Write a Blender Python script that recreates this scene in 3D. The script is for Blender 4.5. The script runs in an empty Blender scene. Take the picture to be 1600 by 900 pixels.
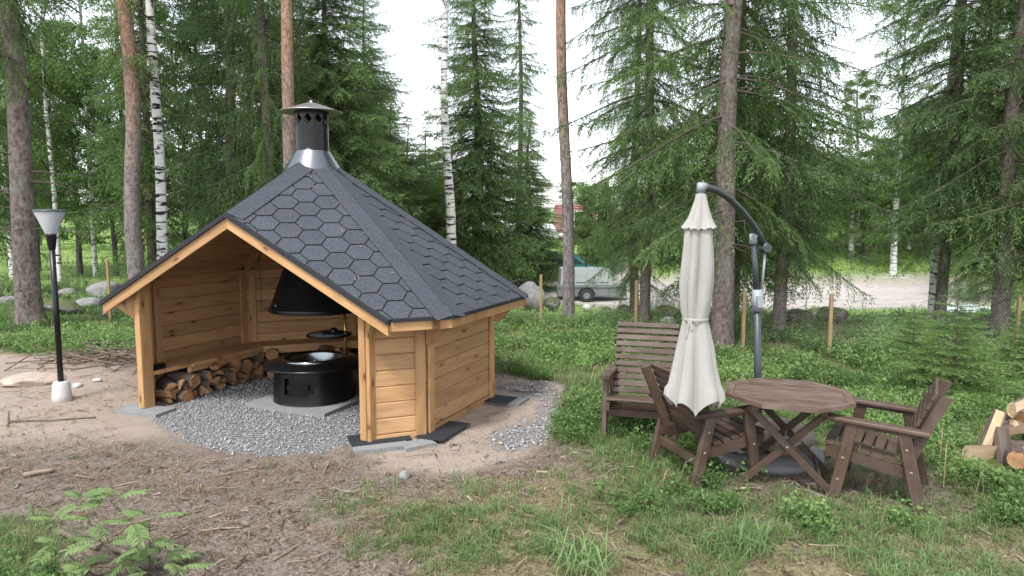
import bpy, math, random
import numpy as np
from math import radians as R_, sin, cos, pi, tan, atan2, sqrt
from mathutils import Vector, Matrix

# ------------------------------------------------------------------ camera, sky, sun, exposure
sc = bpy.context.scene
COL = sc.collection
CAMH, PITCH, FPX = 2.1, 0.1009, 1080.0
cam = bpy.data.cameras.new('camera')
cam.sensor_width = 36.0
cam.lens = FPX / 1600 * 36.0
cam.clip_end = 2000
cam.clip_start = 0.05
camo = bpy.data.objects.new('camera', cam)
COL.objects.link(camo)
camo.location = (0, 0, CAMH)
camo.rotation_euler = (pi / 2 - PITCH, 0, 0)
sc.camera = camo

SUN_EL, SUN_AZ = R_(58), R_(205)          # azimuth clockwise from +Y: the sun stands behind the camera, a little left
w = bpy.data.worlds.new('World')
sc.world = w
w.use_nodes = True
nt = w.node_tree
bg = nt.nodes['Background']
sky = nt.nodes.new('ShaderNodeTexSky')
sky.sky_type = 'NISHITA'
sky.sun_disc = False
sky.sun_elevation = SUN_EL
sky.sun_rotation = SUN_AZ
sky.air_density = 1.0
sky.dust_density = 1.0
sky.ozone_density = 0.6
hs = nt.nodes.new('ShaderNodeHueSaturation')
hs.inputs['Saturation'].default_value = 0.30     # an even white overcast
nt.links.new(sky.outputs[0], hs.inputs['Color'])
nt.links.new(hs.outputs[0], bg.inputs[0])
bg.inputs[1].default_value = 0.15
sl = bpy.data.lights.new('sun', 'SUN')
sl.energy = 1.5
sl.angle = R_(10)
sl.color = (1.0, 0.985, 0.96)
so = bpy.data.objects.new('sun', sl)
COL.objects.link(so)
sd = Vector((sin(SUN_AZ) * cos(SUN_EL), cos(SUN_AZ) * cos(SUN_EL), sin(SUN_EL)))
so.rotation_euler = sd.to_track_quat('Z', 'Y').to_euler()
sc.view_settings.view_transform = 'Standard'
sc.view_settings.look = 'None'
sc.view_settings.gamma = 1.0
sc.view_settings.exposure = 1.55

# ------------------------------------------------------------------ helpers
rng = np.random.default_rng(7)
random.seed(7)


def smooth(a, b, x):
    t = np.clip((x - a) / (b - a), 0, 1)
    return t * t * (3 - 2 * t)


_perm = np.random.default_rng(3).random((256, 256))


def vnoise(x, y):
    x = np.asarray(x, float); y = np.asarray(y, float)
    xi = np.floor(x).astype(int); yi = np.floor(y).astype(int)
    fx = x - xi; fy = y - yi
    fx = fx * fx * (3 - 2 * fx); fy = fy * fy * (3 - 2 * fy)
    g = lambda a, b: _perm[a & 255, b & 255]
    return ((g(xi, yi) * (1 - fx) + g(xi + 1, yi) * fx) * (1 - fy) + (g(xi, yi + 1) * (1 - fx) + g(xi + 1, yi + 1) * fx) * fy)


def fbm(x, y, o=3):
    s = 0; a = 1; n = 0
    for i in range(o):
        s = s + a * vnoise(x * 2 ** i + 17 * i, y * 2 ** i + 31 * i); n += a; a *= .5
    return s / n


HC = np.array([-2.2254, 7.91])                   # hut centre
PHI = 4.3142                                     # direction the hut opens to


def hz(x, y):
    """height of the ground"""
    x = np.asarray(x, float); y = np.asarray(y, float)
    d = np.hypot(x - HC[0], y - HC[1])
    flat = smooth(2.2, 4.2, d)
    z = (fbm(x * .55, y * .55, 3) - .5) * .16 * flat
    flat = flat * smooth(1.3, 2.6, np.hypot(x - 2.1, y - 5.8)); z = z * smooth(1.3, 2.6, np.hypot(x - 2.1, y - 5.8))
    z = z * smooth(1.5, 3.5, y) + (fbm(x * 3, y * 3, 2) - .5) * .03 * flat
    z = z - 1.4 * smooth(13.5, 21, y) * smooth(-7, 0, x)
    z = z + 2.1 * smooth(34.0, 39, y) * smooth(3, 9, x)
    z = z + 3.0 * smooth(60, 140, y)
    z = z + .10 * smooth(-3.8, -5.2, x) * smooth(6, 7.5, y) * smooth(11, 8.5, y)
    return z


def ray(u, v):
    a, b = (u - 800) / FPX, (450 - v) / FPX
    c, s = cos(PITCH), sin(PITCH)
    return np.array([a, c + b * s, -s + b * c])


def G(u, v):
    """the ground point that the photograph shows at pixel u, v"""
    d = ray(u, v)
    t = 2.0
    for i in range(4000):
        p = np.array([0, 0, CAMH]) + d * t
        if p[2] <= float(hz(p[0], p[1])):
            break
        t += .02 if t < 25 else .06
    p[2] = float(hz(p[0], p[1]))
    return p


def at(u, v, Y):
    d = ray(u, v)
    return np.array([0, 0, CAMH]) + d * (Y / d[1])


def sdf_poly(px, py, poly):
    """signed distance to a polygon, negative inside"""
    poly = np.asarray(poly)[:, :2]
    d = np.full(px.shape, 1e9); ins = np.zeros(px.shape, bool)
    n = len(poly)
    for i in range(n):
        a = poly[i]; b = poly[(i + 1) % n]; e = b - a
        wx = px - a[0]; wy = py - a[1]
        t = np.clip((wx * e[0] + wy * e[1]) / (e @ e + 1e-12), 0, 1)
        d = np.minimum(d, np.hypot(wx - e[0] * t, wy - e[1] * t))
        c = ((a[1] > py) != (b[1] > py)) & (px < (b[0] - a[0]) * (py - a[1]) / (b[1] - a[1] + 1e-12) + a[0])
        ins ^= c
    return np.where(ins, -d, d)


def np_mesh(name, V, F, mats, mi=None, attrs=None, smooth_=False):
    """V (n,3); F list of (m,k) int arrays"""
    me = bpy.data.meshes.new(name)
    V = np.ascontiguousarray(V, np.float32)
    F = [np.asarray(f, np.int32) for f in F if len(f)]
    me.vertices.add(len(V))
    me.vertices.foreach_set('co', V.ravel())
    nl = sum(f.size for f in F); npoly = sum(len(f) for f in F)
    me.loops.add(nl)
    me.loops.foreach_set('vertex_index', np.concatenate([f.ravel() for f in F]).astype(np.int32))
    me.polygons.add(npoly)
    tot = np.concatenate([np.full(len(f), f.shape[1], np.int32) for f in F])
    st = np.zeros(npoly, np.int32); st[1:] = np.cumsum(tot)[:-1]
    me.polygons.foreach_set('loop_start', st)
    if mi is not None:
        me.polygons.foreach_set('material_index', np.asarray(mi, np.int32))
    if smooth_ is not False:
        me.polygons.foreach_set('use_smooth', np.full(npoly, True) if smooth_ is True else np.asarray(smooth_))
    for m in mats:
        me.materials.append(m)
    for k, a in (attrs or {}).items():
        a = np.asarray(a, np.float32)
        if a.ndim == 1:
            at_ = me.attributes.new(k, 'FLOAT', 'POINT'); at_.data.foreach_set('value', a)
        else:
            at_ = me.attributes.new(k, 'FLOAT_VECTOR', 'POINT'); at_.data.foreach_set('vector', a.ravel())
    me.update(calc_edges=True)
    return me


class MB:
    """collects shapes for one mesh; every vertex carries 'grain', its place along the piece it belongs to"""

    def __init__(s):
        s.v = []; s.f = []; s.m = []; s.g = []; s.sm = []

    def add(s, verts, faces, mi=0, grain=None, sm=False):
        o = len(s.v)
        s.v += [tuple(map(float, p)) for p in verts]
        s.g += [tuple(map(float, p)) for p in (verts if grain is None else grain)]
        for f in faces:
            s.f.append([i + o for i in f]); s.m.append(mi); s.sm.append(sm)
        return s

    def box(s, c, size, rz=0, mi=0, M=None, bev=0.0):
        hx, hy, hz_ = [q / 2 for q in size]
        if bev > 0:
            b = bev
            prof = [(-hy + b, -hz_), (hy - b, -hz_), (hy, -hz_ + b), (hy, hz_ - b), (hy - b, hz_), (-hy + b, hz_), (-hy, hz_ - b), (-hy, -hz_ + b)]
            loc = [(x, p[0], p[1]) for x in (-hx, hx) for p in prof]
            n = 8
            fs = [list(range(n))[::-1], list(range(n, 2 * n))] + [[i, (i + 1) % n, n + (i + 1) % n, n + i] for i in range(n)]
        else:
            loc = [(x, y, z) for x in (-hx, hx) for y in (-hy, hy) for z in (-hz_, hz_)]
            fs = [[0, 1, 3, 2], [4, 6, 7, 5], [0, 4, 5, 1], [2, 3, 7, 6], [0, 2, 6, 4], [1, 5, 7, 3]]
        if M is None:
            M = Matrix.Rotation(rz, 3, 'Z')
        vv = [np.array(M @ Vector(p)) + np.array(c) for p in loc]
        j = random.random() * 20
        sx = sorted(range(3), key=lambda i: -size[i])
        gr = [(p[sx[0]] + j, p[sx[1]] + j, p[sx[2]]) for p in loc]
        return s.add(vv, fs, mi, gr)

    def beam(s, p0, p1, wd, th, up=(0, 0, 1), mi=0, bev=0.004):
        """a bar of section wd (sideways) x th (along up)"""
        p0 = Vector(p0); p1 = Vector(p1)
        x = (p1 - p0); L = x.length; x = x.normalized(); u = Vector(up)
        y = u.cross(x).normalized(); z = x.cross(y)
        M = Matrix((x, y, z)).transposed()
        return s.box(np.array((p0 + p1) / 2), (L, wd, th), mi=mi, M=M, bev=bev)

    def prism(s, poly, d, mi=0, grain=None):
        """poly: 3-D points; d: extrusion vector"""
        n = len(poly); poly = [np.array(p, float) for p in poly]; d = np.array(d, float)
        vv = poly + [p + d for p in poly]
        nrm = np.zeros(3)
        for i in range(n):
            nrm += np.cross(poly[i], poly[(i + 1) % n])
        fl = nrm @ d > 0
        fs = [list(range(n)), list(range(n, 2 * n))[::-1]] + [[i, n + i, n + (i + 1) % n, (i + 1) % n] for i in range(n)]
        if fl:
            fs = [f[::-1] for f in fs]
        if grain is None:
            e = poly[1] - poly[0]; L = np.linalg.norm(e); e = e / (L + 1e-9)
            j = random.random() * 20
            e2 = np.cross(d, e); e2 = e2 / (np.linalg.norm(e2) + 1e-9)
            grain = [((p - poly[0]) @ e + j, (p - poly[0]) @ e2 + j, 0) for p in vv]
        return s.add(vv, fs, mi, grain)

    def tube(s, pts, rad, n=8, mi=0, cap=True, sm=True):
        pts = [np.array(p, float) for p in pts]
        if np.isscalar(rad):
            rad = [rad] * len(pts)
        rings = []; gr = []
        up = np.array([0, 0, 1.0]); L = 0
        prev = None
        for i, p in enumerate(pts):
            t = pts[min(i + 1, len(pts) - 1)] - pts[max(i - 1, 0)]
            t = t / (np.linalg.norm(t) + 1e-9)
            if prev is None:
                a = np.cross(t, up if abs(t[2]) < .95 else np.array([1.0, 0, 0]))
            else:
                a = prev - (prev @ t) * t
            a = a / (np.linalg.norm(a) + 1e-9); prev = a
            b = np.cross(t, a)
            if i: L += np.linalg.norm(p - pts[i - 1])
            for k in range(n):
                an = 2 * pi * k / n
                rings.append(p + rad[i] * (cos(an) * a + sin(an) * b))
                gr.append((L, rad[i] * an, 0))
        fs = [[i * n + k, i * n + (k + 1) % n, (i + 1) * n + (k + 1) % n, (i + 1) * n + k] for i in range(len(pts) - 1) for k in range(n)]
        s.add(rings, fs, mi, gr, sm)
        if cap:
            o = len(s.v) - len(rings)
            s.f.append([o + k for k in range(n)][::-1]); s.m.append(mi); s.sm.append(False)
            o2 = o + (len(pts) - 1) * n
            s.f.append([o2 + k for k in range(n)]); s.m.append(mi); s.sm.append(False)
        return s

    def lathe(s, prof, n=32, c=(0, 0, 0), mi=0, sm=True, rf=None, closed=False):
        """prof: (radius, z) list; rf(theta, i) scales the radius"""
        vv = []
        for i, (r, z) in enumerate(prof):
            for k in range(n):
                a = 2 * pi * k / n
                q = r * (rf(a, i) if rf else 1)
                vv.append((c[0] + q * cos(a), c[1] + q * sin(a), c[2] + z))
        fs = [[i * n + k, i * n + (k + 1) % n, (i + 1) * n + (k + 1) % n, (i + 1) * n + k] for i in range(len(prof) - 1) for k in range(n)]
        return s.add(vv, fs, mi, None, sm)

    def mesh(s, name, mats):
        me = bpy.data.meshes.new(name)
        me.from_pydata(s.v, [], s.f)
        for m in (mats if isinstance(mats, (list, tuple)) else [mats]):
            me.materials.append(m)
        me.polygons.foreach_set('material_index', s.m)
        me.polygons.foreach_set('use_smooth', s.sm)
        a = me.attributes.new('grain', 'FLOAT_VECTOR', 'POINT')
        a.data.foreach_set('vector', np.array(s.g, np.float32).ravel())
        me.update()
        return me

    def obj(s, name, mats, parent=None):
        return link(name, s.mesh(name, mats), parent)


def link(name, me, parent=None, loc=None, rot=None):
    o = bpy.data.objects.new(name, me)
    COL.objects.link(o)
    if parent: o.parent = parent
    if loc is not None: o.location = loc
    if rot is not None: o.rotation_euler = rot
    return o


def tag(o, label, cat, group=None):
    o['label'] = label; o['category'] = cat
    if group: o['group'] = group
    return o


def thing(name, label, cat, loc=(0, 0, 0), rz=0, group=None):
    o = link(name, None, None, [float(q) for q in loc], (0, 0, rz))
    o.empty_display_size = .1
    return tag(o, label, cat, group)


def structure(o):
    o['kind'] = 'structure'; return o


def stuff(o):
    o['kind'] = 'stuff'; return o


def copy_tree(o, parent=None):
    c = o.copy(); COL.objects.link(c); c.parent = parent
    for ch in list(o.children): copy_tree(ch, c)
    return c


# ------------------------------------------------------------------ materials
class NT:
    def __init__(s, name):
        s.m = bpy.data.materials.new(name); s.m.use_nodes = True
        s.t = s.m.node_tree; s.b = s.t.nodes['Principled BSDF']

    def n(s, ty, **kw):
        x = s.t.nodes.new('ShaderNode' + ty)
        for k, v in kw.items():
            if k in x.inputs and not hasattr(x, k): x.inputs[k].default_value = v
            else: setattr(x, k, v)
        return x

    def l(s, a, b): s.t.links.new(a, b); return s

    def noise(s, vec, scale, detail=4, rough=.55, dist=0.0):
        x = s.n('TexNoise'); x.inputs['Scale'].default_value = scale; x.inputs['Detail'].default_value = detail
        x.inputs['Roughness'].default_value = rough; x.inputs['Distortion'].default_value = dist
        if vec is not None: s.l(vec, x.inputs['Vector'])
        return x.outputs['Fac']

    def ramp(s, fac, stops, interp='LINEAR'):
        x = s.n('ValToRGB'); x.color_ramp.interpolation = interp
        e = x.color_ramp.elements
        while len(e) < len(stops): e.new(.5)
        for i, (p, c) in enumerate(stops):
            e[i].position = p
            c = (c, c, c) if np.isscalar(c) else c
            e[i].color = (*c, 1)
        s.l(fac, x.inputs[0])
        return x.outputs[0]

    def mix(s, fac, a, b, mode='MIX'):
        x = s.n('Mix'); x.data_type = 'RGBA'; x.blend_type = mode
        for q, i in ((fac, 0), (a, 6), (b, 7)):
            if hasattr(q, 'default_value'): s.l(q, x.inputs[i])
            elif i == 0: x.inputs[0].default_value = q
            else: x.inputs[i].default_value = (*q, 1)
        return x.outputs[2]

    def math(s, op, a, b=0.0, clamp=False):
        x = s.n('Math'); x.operation = op; x.use_clamp = clamp
        for q, i in ((a, 0), (b, 1)):
            if hasattr(q, 'default_value'): s.l(q, x.inputs[i])
            else: x.inputs[i].default_value = q
        return x.outputs[0]

    def mapping(s, vec, scale=(1, 1, 1), loc=None):
        x = s.n('Mapping'); x.inputs['Scale'].default_value = scale
        s.l(vec, x.inputs['Vector'])
        if loc is not None: s.l(loc, x.inputs['Location'])
        return x.outputs[0]

    def attr(s, name): return s.n('Attribute', attribute_name=name)

    def bump(s, h, strength=.3, dist=.01):
        x = s.n('Bump'); x.inputs['Strength'].default_value = strength; x.inputs['Distance'].default_value = dist
        s.l(h, x.inputs['Height']); s.l(x.outputs[0], s.b.inputs['Normal'])

    def rnd(s):
        oi = s.n('ObjectInfo'); return oi.outputs['Random']

    def pos(s): return s.n('NewGeometry').outputs['Position']

    def obj(s): return s.n('TexCoord').outputs['Object']

    def out(s, col=None, rough=None, metal=None, spec=None):
        for k, v in (('Base Color', col), ('Roughness', rough), ('Metallic', metal), ('Specular IOR Level', spec)):
            if v is None: continue
            if hasattr(v, 'default_value'): s.l(v, s.b.inputs[k])
            else: s.b.inputs[k].default_value = (*v, 1) if hasattr(v, '__len__') else v
        return s.m


def wood(name, ca, cb, knot=None, var=.25, rough=.6, grain=9, seam=.0, weather=None):
    t = NT(name)
    g = t.attr('grain').outputs['Vector']
    r = t.math('MULTIPLY', t.rnd(), 37.0)
    cx = t.n('CombineXYZ'); t.l(r, cx.inputs[0]); t.l(r, cx.inputs[1])
    v = t.mapping(g, (1, 1, 1), cx.outputs[0])
    n1 = t.noise(t.mapping(v, (.9, grain, grain)), 2.2, 5, .6, .6)
    n2 = t.noise(t.mapping(v, (3, 60, 60)), 2.0, 3, .6)
    f = t.math('ADD', t.math('MULTIPLY', n1, .7), t.math('MULTIPLY', n2, .3))
    c = t.ramp(f, [(.32, cb), (.62, ca)])
    c = t.mix(t.math('MULTIPLY', t.math('SUBTRACT', t.rnd(), .5), 2 * var), c, tuple(q * .62 for q in cb)) if False else c
    hv = t.n('HueSaturation'); t.l(c, hv.inputs['Color'])
    t.l(t.math('ADD', 1 - var / 2, t.math('MULTIPLY', t.rnd(), var)), hv.inputs['Value'])
    c = hv.outputs[0]
    h = f
    if knot:
        vo = t.n('TexVoronoi'); vo.inputs['Scale'].default_value = 1.0; vo.inputs['Randomness'].default_value = 1.0
        t.l(t.mapping(v, (3.2, 8.5, .01)), vo.inputs['Vector'])
        k = t.ramp(vo.outputs['Distance'], [(.06, 1.0), (.115, .8), (.15, .28), (.38, 0.0)])
        c = t.mix(k, c, knot)
    if weather:
        n3 = t.noise(v, 3.5, 4)
        c = t.mix(t.ramp(n3, [(.42, 0.0), (.66, .6)]), c, weather)
    t.bump(h, .25, .004)
    return t.out(c, rough, None, .3)


def flat(name, col, rough=.5, metal=0.0, var=.12, scale=14, bump=.06, spec=.5):
    t = NT(name)
    o = t.obj()
    n = t.noise(o, scale, 5)
    c = t.mix(n, tuple(q * (1 - var) for q in col), tuple(min(1, q * (1 + var)) for q in col))
    n2 = t.noise(o, scale * .25, 3)
    rr = t.math('ADD', rough - .08, t.math('MULTIPLY', n2, .16))
    if bump: t.bump(t.noise(o, scale * 6, 3), bump, .003)
    return t.out(c, rr, metal, spec)


def stone(name, c1, c2, moss=None, lichen=None):
    t = NT(name)
    o = t.pos()
    n = t.noise(o, 9, 6, .65)
    c = t.ramp(n, [(.3, c1), (.7, c2)])
    sp = t.noise(o, 70, 2)
    c = t.mix(t.ramp(sp, [(.5, 0.0), (.7, .35)]), c, tuple(q * .4 for q in c1))
    if moss:
        nz = t.n('SeparateXYZ'); t.l(t.n('NewGeometry').outputs['Normal'], nz.inputs[0])
        m = t.math('ADD', nz.outputs[2], t.math('MULTIPLY', t.noise(o, 5, 4), 1.2))
        c = t.mix(t.ramp(m, [(.95, 0.0), (1.3, .9)]), c, moss)
    if lichen:
        c = t.mix(t.ramp(t.noise(o, 14, 4), [(.55, 0.0), (.64, .7)]), c, lichen)
    t.bump(t.math('ADD', n, t.math('MULTIPLY', sp, .25)), .6, .02)
    return t.out(c, .9, None, .25)


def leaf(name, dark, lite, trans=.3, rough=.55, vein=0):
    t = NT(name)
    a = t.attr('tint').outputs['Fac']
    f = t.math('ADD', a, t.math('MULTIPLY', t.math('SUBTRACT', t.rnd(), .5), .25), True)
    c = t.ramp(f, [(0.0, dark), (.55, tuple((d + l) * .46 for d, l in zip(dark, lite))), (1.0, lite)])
    t.out(c, rough, None, .25)
    tr = t.n('BsdfTranslucent'); t.l(c, tr.inputs[0])
    mx = t.n('MixShader'); mx.inputs[0].default_value = trans
    t.l(t.b.outputs[0], mx.inputs[1]); t.l(tr.outputs[0], mx.inputs[2])
    t.l(mx.outputs[0], t.t.nodes['Material Output'].inputs[0])
    return t.m


M = {}
PI1, PI2 = (.44, .268, .132), (.325, .177, .078)
M['pine'] = wood('pine_board', PI1, PI2, (.12, .05, .024), .42, .6)
M['pine_in'] = wood('pine_inside', (.46, .27, .13), (.33, .17, .074), (.10, .04, .018), .2, .6)
M['pine_post'] = wood('pine_post', (.42, .25, .115), (.30, .16, .068), (.12, .048, .02), .36, .5, 6)
M['stain'] = wood('stained_wood', (.076, .046, .033), (.040, .0235, .0165), None, .45, .5, 10, weather=(.115, .088, .070))
M['stain_top'] = wood('stained_table_wood', (.132, .082, .062), (.074, .045, .034), None, .4, .5, 10, weather=(.185, .14, .12))
M['post_wood'] = wood('fence_post_wood', (.27, .20, .10), (.17, .115, .055), None, .3, .7)
M['split'] = wood('split_firewood', (.36, .20, .10), (.17, .085, .042), None, .9, .8)
M['split_pale'] = wood('pale_split_firewood', (.56, .43, .28), (.38, .26, .15), None, .5, .8)
M['stick'] = wood('dead_stick', (.25, .195, .15), (.11, .08, .06), None, .7, .9)
M['barked'] = wood('log_bark', (.13, .10, .08), (.05, .036, .028), None, .6, .95)
M['black_steel'] = flat('black_powder_coat', (.006, .0065, .007), .30, 0.0, .2, 20, .04, .3)
M['steel'] = flat('bright_steel', (.20, .21, .22), .24, 1.0, .08, 6, .0)
M['cap_steel'] = flat('dull_sheet_steel', (.34, .31, .29), .42, 1.0, .2, 8, .0)
M['rack'] = flat('grill_rack_steel', (.30, .31, .32), .5, .6, .2, 20)
M['brass'] = flat('brass_rod', (.48, .34, .10), .35, .9, .1)
M['felt'] = flat('black_roofing_felt', (.012, .014, .017), .85, 0, .25, 60, .2)
M['concrete'] = flat('cast_concrete', (.44, .43, .41), .9, 0, .16, 25, .3, .2)
M['paving'] = flat('grey_paving_concrete', (.20, .20, .20), .92, 0, .22, 20, .3, .2)
M['anthracite'] = flat('anthracite_pole', (.032, .043, .046), .42, 0, .1)
M['greyplast'] = flat('grey_plastic_fitting', (.24, .27, .285), .45, 0, .1)
M['rope'] = flat('pale_bristle', (.7, .6, .42), .8)


def canvas():
    t = NT('parasol_canvas')
    o = t.obj()
    n = t.noise(t.mapping(o, (30, 30, 3)), 1.0, 4)
    st = t.noise(o, 6, 4)
    c = t.mix(n, (.34, .325, .298), (.415, .40, .37))
    c = t.mix(t.ramp(st, [(.5, 0.0), (.8, .3)]), c, (.34, .315, .28))
    t.bump(t.math('ADD', t.math('MULTIPLY', t.noise(o, 300, 2), .12), t.noise(t.mapping(o, (22, 22, 4)), 1.0, 4, .6, 1.5)), .55, .012)
    t.out(c, .9, None, .15)
    tr = t.n('BsdfTranslucent'); t.l(c, tr.inputs[0])
    mx = t.n('MixShader'); mx.inputs[0].default_value = .18
    t.l(t.b.outputs[0], mx.inputs[1]); t.l(tr.outputs[0], mx.inputs[2])
    t.l(mx.outputs[0], t.t.nodes['Material Output'].inputs[0])
    return t.m


M['canvas'] = canvas()


def shingle_mat(name='bitumen_shingle', k=1.0):
    t = NT(name)
    o = t.pos()
    n = t.noise(o, 130, 3, .75)
    n2 = t.noise(o, 2.5, 4)
    c = t.ramp(n, [(.36, (.020 * k, .024 * k, .030 * k)), (.52, (.052 * k, .060 * k, .072 * k)), (.66, (.15 * k, .165 * k, .185 * k))])
    hv = t.n('HueSaturation'); t.l(c, hv.inputs['Color'])
    t.l(t.math('ADD', .86, t.math('ADD', t.math('MULTIPLY', t.rnd(), .2), t.math('MULTIPLY', n2, .16))), hv.inputs['Value'])
    t.bump(n, .5, .004)
    return t.out(hv.outputs[0], .82, None, .35)


M['shingle'] = shingle_mat('bitumen_shingle', .72)
M['cap_felt'] = shingle_mat('bitumen_cap', .62)
M['joint'] = flat('shingle_joint', (.006, .007, .008), .95)


def glass():
    t = NT('frosted_lamp_glass')
    t.out((.80, .84, .86), .35, None, .5)
    t.b.inputs['Transmission Weight'].default_value = .65
    return t.m


M['frost'] = glass()


def window_glass():
    t = NT('dark_window_glass')
    return t.out((.02, .03, .035), .06, None, .8)


M['glass'] = window_glass()

# tree materials


def bark(name, kind):
    t = NT(name)
    g = t.attr('grain').outputs['Vector']
    o = t.obj()
    sep = t.n('SeparateXYZ'); t.l(o, sep.inputs[0])
    if kind == 'pine':
        cr = t.ramp(t.noise(t.mapping(o, (1, 1, .32)), 30, 5, .7, .8), [(.36, 0.0), (.50, 1.0)])
        n = t.noise(o, 9, 5)
        low = t.mix(n, (.15, .125, .118), (.27, .235, .22))
        hi = t.mix(n, (.23, .14, .098), (.37, .235, .16))
        f = t.math('ADD', sep.outputs[2], t.math('MULTIPLY', t.math('SUBTRACT', t.noise(o, 3, 3), .5), 3.0))
        mr = t.n('MapRange'); mr.inputs[1].default_value = 2.8; mr.inputs[2].default_value = 6.4
        t.l(f, mr.inputs[0])
        c = t.mix(mr.outputs[0], low, hi)
        c = t.mix(t.math('ADD', .45, t.math('MULTIPLY', cr, .55)), tuple((.055, .042, .036)), c)
        t.bump(t.math('ADD', cr, t.math('MULTIPLY', n, .6)), .8, .02)
    elif kind == 'spruce':
        n = t.noise(t.mapping(o, (1, 1, .5)), 26, 5, .65)
        n2 = t.noise(o, 4, 4)
        c = t.ramp(n, [(.34, (.055, .043, .037)), (.6, (.16, .13, .115)), (.75, (.24, .20, .18))])
        c = t.mix(t.ramp(n2, [(.5, 0.0), (.7, .4)]), c, (.19, .20, .16))
        t.bump(n, .8, .02)
    elif kind == 'birch':
        n = t.noise(t.mapping(o, (3.2, 3.2, 13)), 1.0, 4, .6, .4)
        n2 = t.noise(t.mapping(o, (6, 6, 50)), 1.0, 3)
        c = t.mix(n2, (.55, .53, .50), (.78, .77, .74))
        c = t.mix(t.ramp(n, [(.54, 0.0), (.58, 1.0)]), c, (.035, .03, .03))
        n3 = t.noise(t.mapping(o, (2, 2, 3)), 1.0, 3)
        c = t.mix(t.ramp(n3, [(.56, 0.0), (.66, .75)]), c, (.16, .15, .14))
        t.bump(n, .3, .01)
    else:
        n = t.noise(t.mapping(o, (1, 1, .3)), 22, 5)
        c = t.ramp(n, [(.3, (.05, .042, .035)), (.7, (.17, .15, .13))])
        t.bump(n, .6, .02)
    return t.out(c, .95, None, .15)


for k in ('pine', 'spruce', 'birch', 'grey'):
    M['bark_' + k] = bark(k + '_bark', k)
M['twig'] = flat('twig_bark', (.075, .055, .045), .95, 0, .3, 30, 0)
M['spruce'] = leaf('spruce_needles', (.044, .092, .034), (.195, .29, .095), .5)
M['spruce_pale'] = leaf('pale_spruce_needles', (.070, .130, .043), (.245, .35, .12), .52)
M['sapling'] = leaf('young_spruce_needles', (.07, .14, .04), (.25, .36, .11), .4)
M['pineleaf'] = leaf('pine_needles', (.03, .065, .03), (.11, .17, .07), .3)
M['birchleaf'] = leaf('birch_leaves', (.10, .185, .05), (.31, .44, .15), .6)
M['broadleaf'] = leaf('broad_leaves', (.085, .17, .045), (.27, .41, .14), .58)
M['willow'] = leaf('pale_bush_leaves', (.07, .13, .03), (.20, .29, .09), .4)
M['bilberry'] = leaf('bilberry_leaves', (.066, .128, .036), (.24, .365, .12), .48)
M['grass'] = leaf('grass_blades', (.10, .17, .05), (.29, .42, .17), .48)
M['drygrass'] = leaf('dry_grass_blades', (.16, .115, .06), (.38, .31, .18), .2)
M['rowan'] = leaf('rowan_leaves', (.13, .22, .075), (.34, .45, .19), .5)
M['litter'] = leaf('needle_litter', (.045, .027, .019), (.42, .33, .25), .0, .9)


def gravel_mat():
    t = NT('crushed_grey_stone')
    a = t.attr('tint').outputs['Fac']
    c = t.ramp(a, [(0, (.20, .20, .20)), (.5, (.31, .305, .30)), (1, (.45, .445, .435))])
    n = t.noise(t.pos(), 160, 2)
    c = t.mix(n, c, (.28, .28, .28))
    return t.out(c, .9, None, .2)


M['gravel'] = gravel_mat()
M['rock'] = stone('grey_granite', (.14, .135, .13), (.31, .30, .295))
M['rock_moss'] = stone('mossy_granite', (.12, .115, .11), (.27, .26, .25), (.075, .085, .03))
M['rock_pale'] = stone('pale_granite', (.34, .32, .30), (.60, .58, .56))
M['rock_brown'] = stone('brownish_stone', (.26, .20, .16), (.46, .38, .31))
M['rock_dark'] = stone('dark_mossy_rock', (.085, .075, .065), (.22, .19, .165), (.07, .075, .025))

# ------------------------------------------------------------------ ground
P2 = lambda *uv: np.array([G(u, v)[:2] for u, v in uv])
POLY = {}
POLY['green_right'] = P2((775, 470), (770, 590), (875, 600), (885, 690), (960, 735), (1000, 790), (1080, 800), (1250, 805), (1330, 830), (1480, 820), (1650, 800), (1900, 640), (1900, 470), (1300, 462))
POLY['green_left'] = P2((-300, 440), (-300, 545), (0, 540), (90, 528), (190, 520), (250, 480), (240, 440))
POLY['green_corner'] = P2((-200, 800), (40, 815), (75, 850), (85, 900), (60, 1000), (-200, 1000))
POLY['lawn'] = P2((600, 800), (800, 770), (950, 735), (1100, 790), (1700, 820), (1700, 1100), (640, 1100), (660, 880))
POLY['dry'] = P2((1075, 725), (1180, 700), (1330, 700), (1480, 745), (1500, 790), (1300, 800), (1100, 780))
POLY['sand_right'] = P2((560, 690), (600, 735), (720, 742), (830, 715), (880, 650), (875, 600), (780, 585), (700, 640))
POLY['sand_left'] = P2((-300, 560), (0, 545), (150, 560), (215, 600), (240, 640), (330, 690), (250, 680), (120, 690), (0, 705), (-300, 720))
POLY['gravel_right'] = P2((745, 690), (790, 724), (850, 690), (880, 640), (872, 603), (785, 586), (770, 605), (840, 622), (842, 650), (800, 672))
POLY['yard'] = P2((690, 452), (690, 414), (1000, 400), (1010, 440), (1460, 439), (1540, 446), (1530, 480), (1300, 483), (1000, 480), (870, 470))
hut_dir = np.array([cos(PHI), sin(PHI)]); hut_t = np.array([-sin(PHI), cos(PHI)])
_back = [HC + 1.72 * (cos(q) * hut_dir + sin(q) * hut_t) for q in np.linspace(R_(75), R_(285), 20)]
POLY['gravel_hut'] = np.array(_back + list(P2((250, 655), (285, 690), (340, 705), (420, 714), (500, 708), (560, 693), (572, 690))))


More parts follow.
